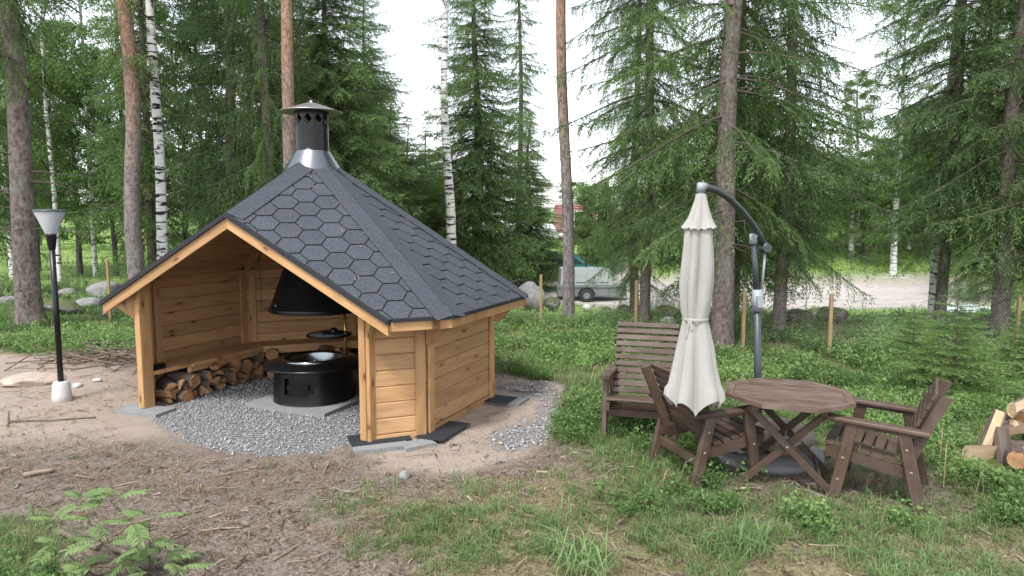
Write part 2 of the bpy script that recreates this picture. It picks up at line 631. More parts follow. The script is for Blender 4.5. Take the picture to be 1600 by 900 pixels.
def masks(X, Y):
    m = {}
    jit = (fbm(X * 1.3, Y * 1.3, 3) - .5) * 1.1
    jf = (fbm(X * 5 + 9, Y * 5, 2) - .5) * .35
    near = np.clip(Y / 8, .35, 2.5)
    soft = lambda k, w_=.3, j=1.0: smooth(w_, -w_, sdf_poly(X, Y, POLY[k]) + (jit * .8 + jf) * j)
    g = np.maximum.reduce([soft('green_right', .35 , .9), soft('green_left', .4), soft('green_corner', .2, .4)])
    g = g * (1 - .85 * soft('dry', .25, .5))
    far = np.maximum(smooth(15.5, 17.5, Y), smooth(9.5, 11, Y) * smooth(-10.0, -13, X))
    g = np.maximum(g, far)
    hut_d = np.hypot(X - HC[0], Y - HC[1])
    behind = smooth(9.6, 10.4, Y) * smooth(2.1, 2.6, hut_d)
    g = np.maximum(g, behind * (1 - soft('sand_left', .4)))
    gr = soft('gravel_hut', .06, .18)
    gr2 = soft('gravel_right', .10, .3)
    yard = soft('yard', .8, 1.5)
    sand = np.maximum(soft('sand_right', .12, .25), soft('sand_left', .5, .9) * .9)
    sand = np.maximum(sand, smooth(2.55, 2.2, hut_d + jf) * .9 * smooth(1.25, .8, (X - HC[0]) * hut_dir[0] + (Y - HC[1]) * hut_dir[1]))
    lawn = soft('lawn', .5, 1.0)
    g = g * (1 - gr) * (1 - gr2) * (1 - yard)
    g = np.where(sand > .6, g * .12, g)
    m['green'] = np.clip(g, 0, 1); m['lawn'] = lawn * (1 - m['green']) * (1 - sand)
    m['gravel'] = np.maximum(gr, gr2 * .75 * smooth(.36, .6, fbm(X * 2.2, Y * 2.2))); m['yard'] = yard; m['sand'] = sand
    return m


def grid_axis(lo, hi, dense_lo, dense_hi, fine, grow):
    a = list(np.arange(dense_lo, dense_hi, fine))
    s = fine; x = a[-1]
    while x < hi:
        s *= grow; x += s; a.append(x)
    s = fine; x = a[0]
    while x > lo:
        s *= grow; x -= s; a.insert(0, x)
    return np.array(a)


xs = grid_axis(-420, 420, -9, 9, .1, 1.13)
ys = grid_axis(-60, 620, 2.2, 14, .1, 1.10)
GX, GY = np.meshgrid(xs, ys)
Zg = hz(GX, GY)
mk = masks(GX, GY)
micro = (fbm(GX * 9, GY * 9, 2) - .5) * .028 * smooth(14, 10, GY) * (1 - mk['gravel'])
Zg = Zg + micro
nx, ny = len(xs), len(ys)
idx = np.arange(nx * ny).reshape(ny, nx)
F = np.stack([idx[:-1, :-1], idx[:-1, 1:], idx[1:, 1:], idx[1:, :-1]], -1).reshape(-1, 4)


def ground_mat():
    t = NT('forest_floor')
    p = t.pos()
    a = {k: t.attr(k).outputs['Fac'] for k in ('green', 'sand', 'gravel', 'yard', 'lawn')}
    nf = t.noise(p, 38, 6, .7)
    nm = t.noise(p, 6, 5, .6)
    nl = t.noise(p, 1.2, 4)
    soil = t.ramp(nf, [(.33, (.045, .032, .024)), (.5, (.15, .118, .094)), (.64, (.32, .27, .22))])
    soil = t.mix(t.ramp(nm, [(.40, 0.0), (.62, .7)]), soil, (.235, .195, .16))
    soil = t.mix(t.ramp(nl, [(.50, 0.0), (.66, .45)]), soil, (.12, .075, .055))
    nn = t.noise(p, 120, 4, .7)
    sand = t.ramp(nn, [(.28, (.24, .19, .155)), (.55, (.39, .32, .265)), (.75, (.52, .45, .385))])
    sand = t.mix(t.ramp(nm, [(.40, 0.0), (.66, .6)]), sand, (.30, .225, .175))
    sand = t.mix(t.ramp(nf, [(.60, 0.0), (.70, .45)]), sand, (.13, .09, .065))
    green = t.ramp(nm, [(.30, (.075, .075, .03)), (.5, (.11, .14, .045)), (.7, (.17, .15, .08))])
    far = t.n('SeparateXYZ'); t.l(p, far.inputs[0])
    mr = t.n('MapRange'); mr.inputs[1].default_value = 15; mr.inputs[2].default_value = 24
    t.l(far.outputs[1], mr.inputs[0])
    green = t.mix(mr.outputs[0], green, t.ramp(nm, [(.25, (.10, .17, .04)), (.7, (.22, .30, .085))]))
    lawn = t.ramp(nf, [(.32, (.11, .095, .045)), (.5, (.20, .18, .085)), (.68, (.31, .265, .17))])
    vor = t.n('TexVoronoi'); vor.inputs['Scale'].default_value = 36
    t.l(p, vor.inputs['Vector'])
    grav = t.mix(vor.outputs['Distance'], (.26, .255, .25), (.09, .085, .08))
    yard = t.ramp(nm, [(.3, (.37, .335, .305)), (.7, (.50, .46, .43))])
    c = t.mix(t.math('MULTIPLY', a['lawn'], .8), soil, lawn)
    c = t.mix(a['sand'], c, sand)
    c = t.mix(a['green'], c, green)
    c = t.mix(a['gravel'], c, grav)
    c = t.mix(a['yard'], c, yard)
    h = t.math('ADD', nf, t.math('MULTIPLY', nn, .5))
    t.bump(h, .8, .03)
    return t.out(c, .95, None, .12)


M['ground'] = ground_mat()
gm = np_mesh('ground', np.stack([GX, GY, Zg], -1).reshape(-1, 3), [F], [M['ground']],
             attrs={k: v.ravel() for k, v in mk.items()}, smooth_=True)
structure(link('ground', gm))


def ground_z(x, y):
    m = masks(np.array([x]), np.array([y]))
    return float(hz(x, y))


# ------------------------------------------------------------------ grill hut
RW, OW, RR, EZ, HZ, FF = 1.8469, 1.4511, 2.2192, 1.2108, 2.832, 1.3407
SL = (HZ - EZ) / RR
hut = thing('grill_hut', 'open fronted octagonal pine hut with black hexagon shingle roof and chimney', 'hut', (HC[0], HC[1], 0), PHI)


def octa(r, k):
    """corner between the walls whose normals are at k*45 and (k+1)*45 degrees"""
    a = (k + .5) * pi / 4
    q = r / cos(pi / 8)
    return np.array([q * cos(a), q * sin(a)])


def wall_ends(k, r):
    if k == 1: return np.array([r * sqrt(2) - OW, OW]), octa(r, 1)
    if k == -1: return octa(r, -2), np.array([r * sqrt(2) - OW, -OW])
    return octa(r, k - 1), octa(r, k)


PH, PZ0, NPL = .152, .072, 8
_plank_cache = {}


def plank_mesh(L):
    key = round(L, 3)
    if key not in _plank_cache:
        b = MB(); b.box((0, 0, 0), (L - .004, .045, PH - .002), bev=.009)
        _plank_cache[key] = b.mesh('plank', [M['pine']])
    return _plank_cache[key]


for k in (1, 2, 3, 4, -3, -2, -1):
    p0, p1 = wall_ends(k, RW - .0225)
    L = np.linalg.norm(p1 - p0); e = (p1 - p0) / L
    nr = np.array([cos(k * pi / 4), sin(k * pi / 4)])
    mid = (p0 + p1) / 2
    z_ = .035
    top = PZ0 + NPL * PH
    wp = link('wall_panel', None, hut)
    b = MB(); b.beam((*p0, z_), (*p1, z_), .07, .068); b.obj('sill', [M['pine']], wp)
    b = MB(); b.beam((*(p0 + e * .004), top + .06), (*(p1 - e * .004), top + .06), .05, .118); b.obj('top_rail', [M['pine_in']], wp)
    if k in (1, -1): wp['label'] = 'short pine wall panel beside the opening'
    for i in range(NPL):
        link('plank', plank_mesh(L), wp, (*mid, PZ0 + (i + .5) * PH), (0, 0, atan2(e[1], e[0])))
    # trim boards outside and inside at both ends of the wall
    ez0, ez1 = .01, 1.40
    for (pt, sg) in ((p0, 1), (p1, -1)):
        is_open = (k == 1 and sg == 1) or (k == -1 and sg == -1)
        if is_open: continue
        c = pt + e * sg * .052
        co = c + nr * (.0225 + .017)
        b = MB(); b.beam((*co, ez0), (*co, ez1), .028, .100, up=(e[0], e[1], 0))
        b.obj('corner_board', [M['pine_post']], hut)
        ci = pt + e * sg * .085 - nr * (.0225 + .014)
        b = MB(); b.beam((*ci, .04), (*ci, 1.37), .024, .090, up=(e[0], e[1], 0))
        b.obj('inner_corner_board', [M['pine_in']], hut)
# posts at the opening
for s in (1, -1):
    x, y = RW * sqrt(2) - OW - .02, s * (OW + .0)
    ztop = HZ - SL / sqrt(2) * (x + .07 + abs(y)+.05) - .06
    b = MB()
    b.beam((x, y, 0.035), (x, y, ztop), .105, .125, up=(1, 0, 0), bev=.006)
    b.obj('post', [M['pine_post']], hut)
    b = MB()   # lower packing board on the outer side of the post
    b.beam((x + .067, y - s * .018, .05), (x + .067, y - s * .018, ztop - .02), .068, .026, up=(1, 0, 0))
    b.obj('post_trim', [M['pine_post']], hut)
    b = MB()   # bracket carrying the verge
    d = np.array([cos(s * pi / 4), sin(s * pi / 4)])
    q = np.array([x, y]) + d * .062
    zt = ztop - .03
    tq = np.array([-d[1], d[0]])
    b.prism([(*(q - tq * .02), zt - .34), (*(q - tq * .02), zt), (*(q + d * .20 - tq * .02), zt - .12), (*(q + d * .20 - tq * .02), zt - .16)], (*(tq * .04), 0))
    b.obj('eave_bracket', [M['pine_post']], hut)
# brackets at the wall corners
for k in (1, 2, 3, -4, -3, -2):
    c = octa(RW, k); d = c / np.linalg.norm(c); tq = np.array([-d[1], d[0]])
    q = c + d * .03
    zt = HZ - SL * (np.linalg.norm(q) * cos(pi / 8)) - .055
    zo = HZ - SL * (np.linalg.norm(q + d * .28) * cos(pi / 8)) - .055
    b = MB()
    b.prism([(*(q - tq * .022), zt - .50), (*(q - tq * .022), zt), (*(q + d * .28 - tq * .022), zo), (*(q + d * .28 - tq * .022), zo - .06), (*(q + d * .05 - tq * .022), zt - .50)], (*(tq * .044), 0))
    b.obj('eave_bracket', [M['pine_post']], hut)

# roof planes
APEX = np.array([0, 0, HZ])


def zroof(x, y, k):
    return HZ - SL * (x * cos(k * pi / 4) + y * sin(k * pi / 4))


def c3(k):
    c = octa(RR, k); return np.array([c[0], c[1], EZ])


PK = np.array([FF, 0, HZ - SL * FF / sqrt(2)])
VB = RR * sqrt(2) - FF
faces = {1: [APEX, PK, np.array([FF, VB, EZ]), c3(1)], -1: [APEX, c3(-2), np.array([FF, -VB, EZ]), PK]}
for k in (2, 3, 4, -3, -2):
    faces[k] = [APEX, c3(k - 1), c3(k)]


def clip(poly, line):
    """keep the part of a 2-D polygon where n.p <= d"""
    n, d = line; out = []
    for i in range(len(poly)):
        a, b = poly[i], poly[(i + 1) % len(poly)]
        da, db = n @ a - d, n @ b - d
        if da <= 0: out.append(a)
        if (da < 0) != (db < 0) and abs(da - db) > 1e-12:
            out.append(a + (b - a) * (da / (da - db)))
    return out


def edges2(poly, inset=0.0):
    c = sum(poly) / len(poly); L = []
    for i in range(len(poly)):
        a, b = poly[i], poly[(i + 1) % len(poly)]
        e = (b - a) / np.linalg.norm(b - a); n = np.array([e[1], -e[0]])
        if n @ (c - a) > 0: n = -n
        L.append((n, n @ a - inset))
    return L


HEXW, HEXH = .278, .236
hexa = [np.array(p) for p in ((-HEXW / 2, 0), (-HEXW / 4, -HEXH / 2), (HEXW / 4, -HEXH / 2), (HEXW / 2, 0), (HEXW / 4, HEXH / 2), (-HEXW / 4, HEXH / 2))]
for k, pts in faces.items():
    a = k * pi / 4
    across = np.array([-sin(a), cos(a), 0]); down = np.array([cos(a), sin(a), -SL]); down = down / np.linalg.norm(down)
    nrm = np.cross(down, across)
    if nrm[2] < 0: nrm = -nrm
    to2 = lambda p: np.array([(p - APEX) @ across, (p - APEX) @ down])
    to3 = lambda q, h=0: APEX + q[0] * across + q[1] * down + h * nrm
    poly2 = [to2(p) for p in pts]
    b = MB(); b.prism([to3(q) for q in poly2], -nrm * .022)
    rp = b.obj('roof_panel', [M['joint']], hut)
    lines = edges2(poly2, .004)
    # shingles
    merged = MB() if k in (3, 4, -3) else None
    for i in range(-15, 16):
        for j in range(0, 15):
            c = np.array([i * HEXW * .75, j * HEXH + (HEXH / 2 if i % 2 else 0) + .03])
            c = c + np.array([.02, 0])
            pl = [c + h * (1 - .007 / .14) for h in hexa]
            for ln in lines: pl = clip(pl, ln) if len(pl) >= 3 else pl
            if len(pl) < 3: continue
            ar = abs(sum(pl[q][0] * pl[(q + 1) % len(pl)][1] - pl[q][1] * pl[(q + 1) % len(pl)][0] for q in range(len(pl)))) / 2
            if ar < .0015: continue
            jit = random.uniform(-.0008, .0012)
            hh = lambda q: .003 + .0065 * ((q[1] - c[1]) / HEXH + .5) + jit
            top = [to3(q, hh(q)) for q in pl]; bot = [to3(q, -.001) for q in pl]
            n = len(pl); vv = top + bot
            fs = [list(range(n)), list(range(n, 2 * n))[::-1]] + [[q, n + q, n + (q + 1) % n, (q + 1) % n] for q in range(n)]
            nn = sum(np.cross(top[q], top[(q + 1) % n]) for q in range(n))
            if nn @ nrm < 0: fs = [f[::-1] for f in fs]
            t_ = merged or MB()
            t_.add(vv, fs)
            if merged is None: t_.obj('shingle', [M['shingle']], rp)
    if merged is not None: stuff(merged.obj('shingle_field', [M['shingle']], rp))
    # ceiling boards, parallel to the eave
    for j in range(0, 28):
        y0, y1 = j * .115 + .25, (j + 1) * .115 + .25 - .004
        pl = [np.array(q) for q in ((-4, y0), (4, y0), (4, y1), (-4, y1))]
        for ln in edges2(poly2, .03): pl = clip(pl, ln) if len(pl) >= 3 else pl
        if len(pl) < 3: continue
        ev = np.ptp([q[0] for q in pl])
        if ev < .12: continue
        p3 = [to3(q, -.024) for q in pl]
        bb = MB(); o_ = random.random() * 20
        gr = [(q[0] + o_, q[1] + o_, 0) for q in pl] * 2
        bb.prism(p3, -nrm * .016, grain=gr)
        bb.obj('ceiling_board', [M['pine_in']], rp)
# needles and bits fallen on the roof
lit = MB()
for k in (1, 2):
    P0 = faces[k]
    for i in range(24):
        r1, r2 = sorted((random.random(), random.random()))
        tri_ = (P0[0], P0[-2], P0[-1]) if random.random() < .6 or k == 2 else (P0[0], P0[1], P0[2])
        p = tri_[0] * r1 + tri_[1] * (r2 - r1) + tri_[2] * (1 - r2)
        n_ = np.array([SL * cos(k * pi / 4), SL * sin(k * pi / 4), 1]) / sqrt(1 + SL * SL)
        u_ = np.cross(n_, [random.uniform(-1, 1), random.uniform(-1, 1), random.uniform(-1, 1)]); u_ /= np.linalg.norm(u_); v_ = np.cross(n_, u_)
        l_, w2 = random.uniform(.008, .03), random.uniform(.0015, .004)
        p = p + n_ * .0145
        lit.prism([p - u_ * l_ - v_ * w2, p + u_ * l_ - v_ * w2, p + u_ * l_ * .9 + v_ * w2, p - u_ * l_ + v_ * w2], n_ * .003)
stuff(lit.obj('fallen_needles', [M['stick']], hut))
# hip and ridge caps, rafters
NK = lambda k: (lambda a: np.array([SL * cos(a), SL * sin(a), 1]) / sqrt(1 + SL * SL))(k * pi / 4)


def cap_strip(p_top, p_bot, ka, kb, wd, name):
    b = MB()
    ax = (p_bot - p_top); L = np.linalg.norm(ax); ax = ax / L
    for kk in (ka, kb):
        n = NK(kk); side = np.cross(n, ax)
        other = NK(kb if kk == ka else ka)
        if side @ other > 0: side = -side
        h = .0135
        q = [p_top + n * h, p_bot + n * h, p_bot + side * wd + n * h, p_top + side * wd + n * h]
        b.prism(q, n * .005)
    return b.obj(name, [M['cap_felt']], hut)


for (ka, kb, ck) in ((1, 2, 1), (2, 3, 2), (3, 4, 3), (4, -3, -4), (-3, -2, -3), (-2, -1, -2)):
    pb = c3(ck); tp = APEX + (pb - APEX) * .10
    cap_strip(tp, pb, ka, kb, .175, 'hip_cap')
cap_strip(APEX + (PK - APEX) * .2, PK, 1, -1, .19, 'ridge_cap')
for tgt, nm in [(c3(k), 'rafter') for k in (1, 2, 3, -4, -3, -2)] + [(PK, 'ridge_beam')]:
    d = (tgt - APEX); p0 = APEX + d * .12 + np.array([0, 0, -.11]); p1 = APEX + d * (.80 if nm == 'rafter' else .97) + np.array([0, 0, -.11])
    b = MB(); b.beam(p0, p1, .05, .095); b.obj(nm, [M['pine_in']], hut)
for s in (1, -1):   # mid rafters under the two front planes
    for fy in (.42,):
        p0 = np.array([FF * .45, s * .04, HZ - SL * FF * .45 / sqrt(2) - .085]); yv = s * VB * .93
        x1 = RR * sqrt(2) * .86 - abs(yv)
        p1 = np.array([x1, yv * .98, HZ - SL / sqrt(2) * (x1 + abs(yv)) - .085])
        b = MB(); b.beam(p0, p1, .05, .09); b.obj('rafter', [M['pine_in']], hut)
# eave fascias and the felt drip edge
for k in (1, 2, 3, 4, -3, -2, -1):
    def plan(r):
        if k == 1: return np.array([FF - .03, r * sqrt(2) - FF + .03]), octa(r, 1)
        if k == -1: return octa(r, -2), np.array([FF - .03, -(r * sqrt(2) - FF + .03)])
        return octa(r, k - 1), octa(r, k)
    a0, a1 = plan(RR - .034); b0, b1 = plan(RR - .010)
    e = (a1 - a0) / np.linalg.norm(a1 - a0) * .002
    b = MB()
    b.prism([(*(a0 + e), EZ - .105), (*(a1 - e), EZ - .105), (*(b1 - e), EZ - .105), (*(b0 + e), EZ - .105)], (0, 0, .100))
    b.obj('fascia_board', [M['pine_post']], hut)
    a0, a1 = plan(RR - .03); b0, b1 = plan(RR + .012)
    b = MB()
    b.prism([(*(a0 + e), EZ - .014), (*(a1 - e), EZ - .014), (*(b1 - e), EZ - .022), (*(b0 + e), EZ - .022)], (0, 0, .032))
    b.obj('drip_edge', [M['felt']], hut)
for s in (1, -1):
    d = np.array([0, s * VB, EZ]) - np.array([0, 0, PK[2]]); d = d / np.linalg.norm(d)
    n = np.array([0, s * -d[2] * 1.0, abs(d[1])]); n = n / np.linalg.norm(n)
    pa = np.array([FF - .03, 0, PK[2]]); pb = np.array([FF - .03, s * VB, EZ])
    b = MB()
    dz = 1 / abs(d[1])
    lo, hi = .125 * dz, .018 * dz
    Z_ = lambda p, q: p - np.array([0, 0, q])
    b.prism([Z_(pa, lo), Z_(pb, lo), Z_(pb, hi), Z_(pa, hi)], (.026, 0, 0))
    b.obj('verge_board', [M['pine_post']], hut)
    b = MB()
    pb2 = pb + d * .02
    b.prism([Z_(pa, .035), Z_(pb2, .035), Z_(pb2, -.014), Z_(pa, -.014)], (.052, 0, 0))
    b.obj('drip_edge', [M['felt']], hut)

# bench round the inside
bench = link('bench', None, hut)
BZ = .42
ri, ro = RW - .06, RW - .48


def bench_ring(k, r):
    if k == 1: return np.array([r * sqrt(2) - OW * .97, OW * .97]), octa(r, 1)
    if k == -1:
        lat = 1.40
        x = min(r * sqrt(2) - lat, 1.12)
        return octa(r, -2), np.array([x, -(r * sqrt(2) - x)])
    return octa(r, k - 1), octa(r, k)


for k in (-1, -2, -3, 4, 3, 2):
    for j in range(3):
        r1 = ri - j * .14; r0 = r1 - .136
        a0, a1 = bench_ring(k, r1); b0, b1 = bench_ring(k, r0)
        e = (a1 - a0) / np.linalg.norm(a1 - a0) * .002
        b = MB()
        if k == -1 and False: pass
        b.prism([(*(a0 + e), BZ - .04), (*(a1 - e), BZ - .04), (*(b1 - e), BZ - .04), (*(b0 + e), BZ - .04)], (0, 0, .04))
        b.obj('bench_board', [M['pine_in']], bench)
    a0, a1 = bench_ring(k, ro + .05)
    b = MB(); b.beam((*a0, BZ - .075), (*a1, BZ - .075), .04, .065)
    b.obj('bench_rail', [M['pine_in']], bench)

# chimney
chim = link('chimney', None, hut, (0, -.03, 0))
b = MB()
b.lathe([(.365, 2.575), (.352, 2.59), (.20, 2.83), (.188, 2.855)], 40)
b.lathe([(.185, 2.85), (.196, 2.60), (.33, 2.59)][::-1], 40)
b.obj('flashing_cone', [M['steel']], chim)
b = MB()
NS = 10; rfl = .183
for rr_, flip in ((rfl, 0), (rfl - .006, 1)):
    vv = []; fs = []

    def P(a, z): return (rr_ * cos(a), rr_ * sin(a), z)
    for q in range(40):
        a0, a1 = 2 * pi * q / 40, 2 * pi * (q + 1) / 40
        o = len(vv); vv += [P(a0, 2.78), P(a1, 2.78), P(a1, 3.11), P(a0, 3.11)]; fs.append([o, o + 1, o + 2, o + 3])
    for q in range(NS):
        a0 = 2 * pi * (q + .2) / NS; da = 2 * pi / NS; am, a1 = a0 + da / 2, a0 + da
        z0, zm, z1 = 3.11, 3.19, 3.28
        ha = .047 / rfl
        o = len(vv)
        vv += [P(a0, z0), P(a1, z0), P(a1, z1), P(a0, z1), P(am, z0), P(a1, zm), P(am, z1), P(a0, zm), P(am - ha, zm), P(am, zm - .062), P(am + ha, zm), P(am, zm + .062)]
        for f in ([0, 4, 9, 8, 7], [4, 1, 5, 10, 9], [10, 5, 2, 6, 11], [7, 8, 11, 6, 3]): fs.append([o + i for i in f])
    if flip: fs = [f[::-1] for f in fs]
    b.add(vv, fs, 0, None, True)
b.lathe([(.19, 2.845), (.192, 2.85), (.192, 2.868), (.184, 2.87)], 40)
b.lathe([(.186, 3.27), (.189, 3.275), (.189, 3.285), (.186, 3.29)], 40)
b.obj('flue_pipe', [M['black_steel']], chim)
b = MB()
b.lathe([(.17, 3.285), (.345, 3.275), (.345, 3.283), (.30, 3.296), (.15, 3.35), (.04, 3.385), (.0, 3.388)], 40)
b.lathe([(.018, 3.38), (.018, 3.41), (.0, 3.412)], 12)
b.obj('rain_cap', [M['cap_steel']], chim)
# ------------------------------------------------------------------ smoke hood and grill inside the hut
hood = thing('smoke_hood', 'black steel cone shaped smoke hood hanging above the grill in the hut', 'smoke hood', (HC[0], HC[1], 1.06), PHI)
b = MB()
b.lathe([(.535, -.005), (.545, 0), (.545, .035), (.535, .04), (.19, 1.0), (.17, 1.7)], 56)
b.lathe([(.165, 1.7), (.18, 1.0), (.525, .04), (.53, -.005)], 56)
b.obj('cone', [M['black_steel']], hood)
b = MB(); b.lathe([(.548, -.012), (.556, -.004), (.556, .008), (.548, .012)], 56); b.obj('rim', [M['black_steel']], hood)
b = MB()
for i in range(8):
    a_ = 2 * pi * i / 8; b.box((.06 * 0 + .028 * cos(a_), .0, .017 * sin(a_)), (.012, .006, .012))
aa = -.42
ob = MB(); ob.lathe([(.0, .004), (.032, .004), (.034, 0), (.032, -.002)], 20)
eo = ob.obj('oval_badge', [M['steel']], hood)
eo.location = (.525 * cos(aa), .525 * sin(aa), .085); eo.rotation_euler = (0, R_(70), aa); eo.scale = (.6, 1, 1)
ch = MB()
for i in range(34):
    z = .05 + i * .022
    q = [(-.30 + .0 * i, 0, 0)]
    ring = []
    for a_ in np.linspace(0, 2 * pi, 7):
        dx, dz = .006 * cos(a_), .014 * sin(a_)
        ring.append((.38 + (dx if i % 2 else 0), -.50 + (0 if i % 2 else dx), z + dz))
    ch.tube(ring, .0022, 4, cap=False)
ch.obj('chain', [M['black_steel']], hood)

grill = thing('barbecue_grill', 'round black steel barbecue with table rim and fire bowl inside the hut', 'grill', tuple(HC + .12 * hut_dir) + (.055,), PHI)
b = MB()
NB = 56
prof = [(.46, 0), (.455, .02), (.45, .12), (.447, .14), (.44, .24), (.437, .30), (.43, .40)]
vv = []; fs = []
for (r, z) in prof:
    for q in range(NB):
        a_ = 2 * pi * q / NB; vv.append((r * cos(a_), r * sin(a_), z))
hole_c = .26
for i in range(len(prof) - 1):
    for q in range(NB):
        am = 2 * pi * (q + .5) / NB
        dd = (am - hole_c + pi) % (2 * pi) - pi
        if i in (2, 3, 4) and abs(dd) < (.42 if i == 3 else .38 if i == 4 else .34): continue
        fs.append([i * NB + q, i * NB + (q + 1) % NB, (i + 1) * NB + (q + 1) % NB, (i + 1) * NB + q])
b.add(vv, fs, 0, None, True)
b.obj('body', [M['black_steel']], grill)
b = MB(); b.lathe([(.41, .01), (.39, .39)], 40); b.lathe([(.40, .39), (.42, .01)], 40); b.obj('inner_drum', [M['black_steel']], grill)
b = MB(); b.box((.41 * cos(hole_c), .41 * sin(hole_c), .205), (.05, .24, .06), hole_c, bev=.005); b.obj('ash_drawer', [M['black_steel']], grill)
b = MB()
b.lathe([(.43, .395), (.54, .385), (.556, .382), (.558, .397), (.54, .410), (.36, .450), (.32, .455)], 56)
b.obj('table_rim', [M['black_steel']], grill)
b = MB()
b.lathe([(.36, .448), (.355, .472), (.335, .474), (.325, .44), (.30, .28), (.0, .25)], 48)
b.obj('fire_bowl', [M['steel']], grill)
b = MB()
for i in range(7):
    a_ = random.random() * 6.28; r = random.uniform(.02, .16)
    b.beam((r * cos(a_), r * sin(a_), .30), (r * cos(a_) + random.uniform(-.12, .12), r * sin(a_) + random.uniform(-.12, .12), .39), .02, .015)
b.obj('kindling', [M['split_pale']], grill)
b = MB(); b.tube([(-.30, .22, .30), (-.30, .22, 1.05)], .016, 10); b.obj('rack_pole', [M['brass']], grill)
b = MB(); b.lathe([(.0, .70), (.235, .70), (.235, .706), (.0, .706)], 40, (-.16, .10, 0)); b.obj('grill_rack', [M['rack']], grill)
b = MB(); b.lathe([(.232, .695), (.25, .69), (.258, .70), (.25, .715), (.234, .712)], 40, (-.16, .10, 0)); b.obj('rack_ring', [M['black_steel']], grill)
b = MB()
b.beam((-.30, .22, .725), (-.10, .06, .725), .03, .03); b.lathe([(.03, .70), (.045, .72), (.045, .76), (.02, .78)], 12, (-.20, .14, 0))
b.obj('rack_handle', [M['black_steel']], grill)

# ------------------------------------------------------------------ paving slabs under hut and grill


def local(x, y): return HC + x * hut_dir + y * hut_t


def slab(c, sx, sy, rz, label, z=0.0, th=.05, mat='paving', name='paving_slab', group=None, cat='paving slab'):
    b = MB(); b.box((0, 0, 0), (sx, sy, th), bev=.004)
    o = b.obj(name, [M[mat]])
    o.location = (c[0], c[1], z + th / 2); o.rotation_euler = (R_(random.uniform(-.6, .6)), R_(random.uniform(-.6, .6)), rz)
    return tag(o, label, cat, group)


for i, (x, y, lb) in enumerate(((.27, -.27, 'grey concrete slab under the front left of the grill'), (.27, .27, 'grey concrete slab under the front right of the grill'),
                               (-.27, -.27, 'grey concrete slab under the back left of the grill'), (-.27, .27, 'grey concrete slab under the back right of the grill'))):
    slab(local(x * 1.0 + .1, y), .535, .535, PHI + R_(.0), lb, 0.002, group='slabs under the grill')
slab(local(1.23, -1.42), .30, .62, PHI + R_(8), 'grey slab under the left post of the hut, half in the gravel', -.012, .05)
slab(local(1.20, 1.60), .26, .50, PHI + R_(44), 'grey slab under the short wall right of the opening', -.016, .05)
slab(local(1.03, 1.90), .18, .30, PHI + R_(56), 'narrow grey slab at the right front corner of the hut', -.018, .048)
slab(local(-.72, 2.06), .40, .34, PHI + R_(90), 'grey slab under the far right corner of the hut', -.018, .05)
for (x, y, sx, sy, a_, lb) in ((1.06, 1.50, .34, .56, 45, 'black felt pad under the right post of the hut'), (.62, 1.95, .30, .60, 90, 'black felt pad beside the right wall of the hut'), (-.66, 1.95, .38, .32, 90, 'black felt pad under the far right corner of the hut')):
    slab(local(x, y), sx, sy, PHI + R_(a_), lb, .034, .006, 'felt', 'felt_pad', None, 'felt pad')

# ------------------------------------------------------------------ firewood


def log_mesh(r, L, kind, seed, mats):
    g = np.random.default_rng(seed)
    if kind == 'round':
        poly = [(r * g.uniform(.9, 1.05) * cos(a_), r * g.uniform(.9, 1.05) * sin(a_)) for a_ in np.linspace(0, 2 * pi, 12, endpoint=False)]; nb = 12
    else:
        span = g.uniform(1.5, 3.0)
        poly = [(r * g.uniform(.93, 1.04) * cos(a_), r * g.uniform(.93, 1.04) * sin(a_)) for a_ in np.linspace(-span / 2, span / 2, 7)]
        nb = 6
        if span < 2.6: poly.append((g.uniform(-.1, .1) * r, g.uniform(-.15, .15) * r))
        cx = np.mean([p[0] for p in poly]); poly = [(p[0] - cx, p[1]) for p in poly]
    n = len(poly); b = MB()
    vv = []; gr = []
    S = 4
    for i in range(S):
        x = -L / 2 + L * i / (S - 1)
        for p in poly:
            k = 1 + g.uniform(-.05, .05)
            vv.append((x + (g.uniform(-.01, .01) if i in (0, S - 1) else 0), p[0] * k, p[1] * k)); gr.append((x + seed, p[0], p[1]))
    for i in range(S - 1):
        for q in range(n):
            b_ = 1 if q < nb else 0
            f = [i * n + q, i * n + (q + 1) % n, (i + 1) * n + (q + 1) % n, (i + 1) * n + q]
            b.f.append(f); b.m.append(b_); b.sm.append(False)
    b.f.append(list(range(n))[::-1]); b.m.append(0); b.sm.append(False)
    b.f.append([(S - 1) * n + q for q in range(n)]); b.m.append(0); b.sm.append(False)
    b.v = vv; b.g = gr
    return b.mesh('firewood_log', mats)


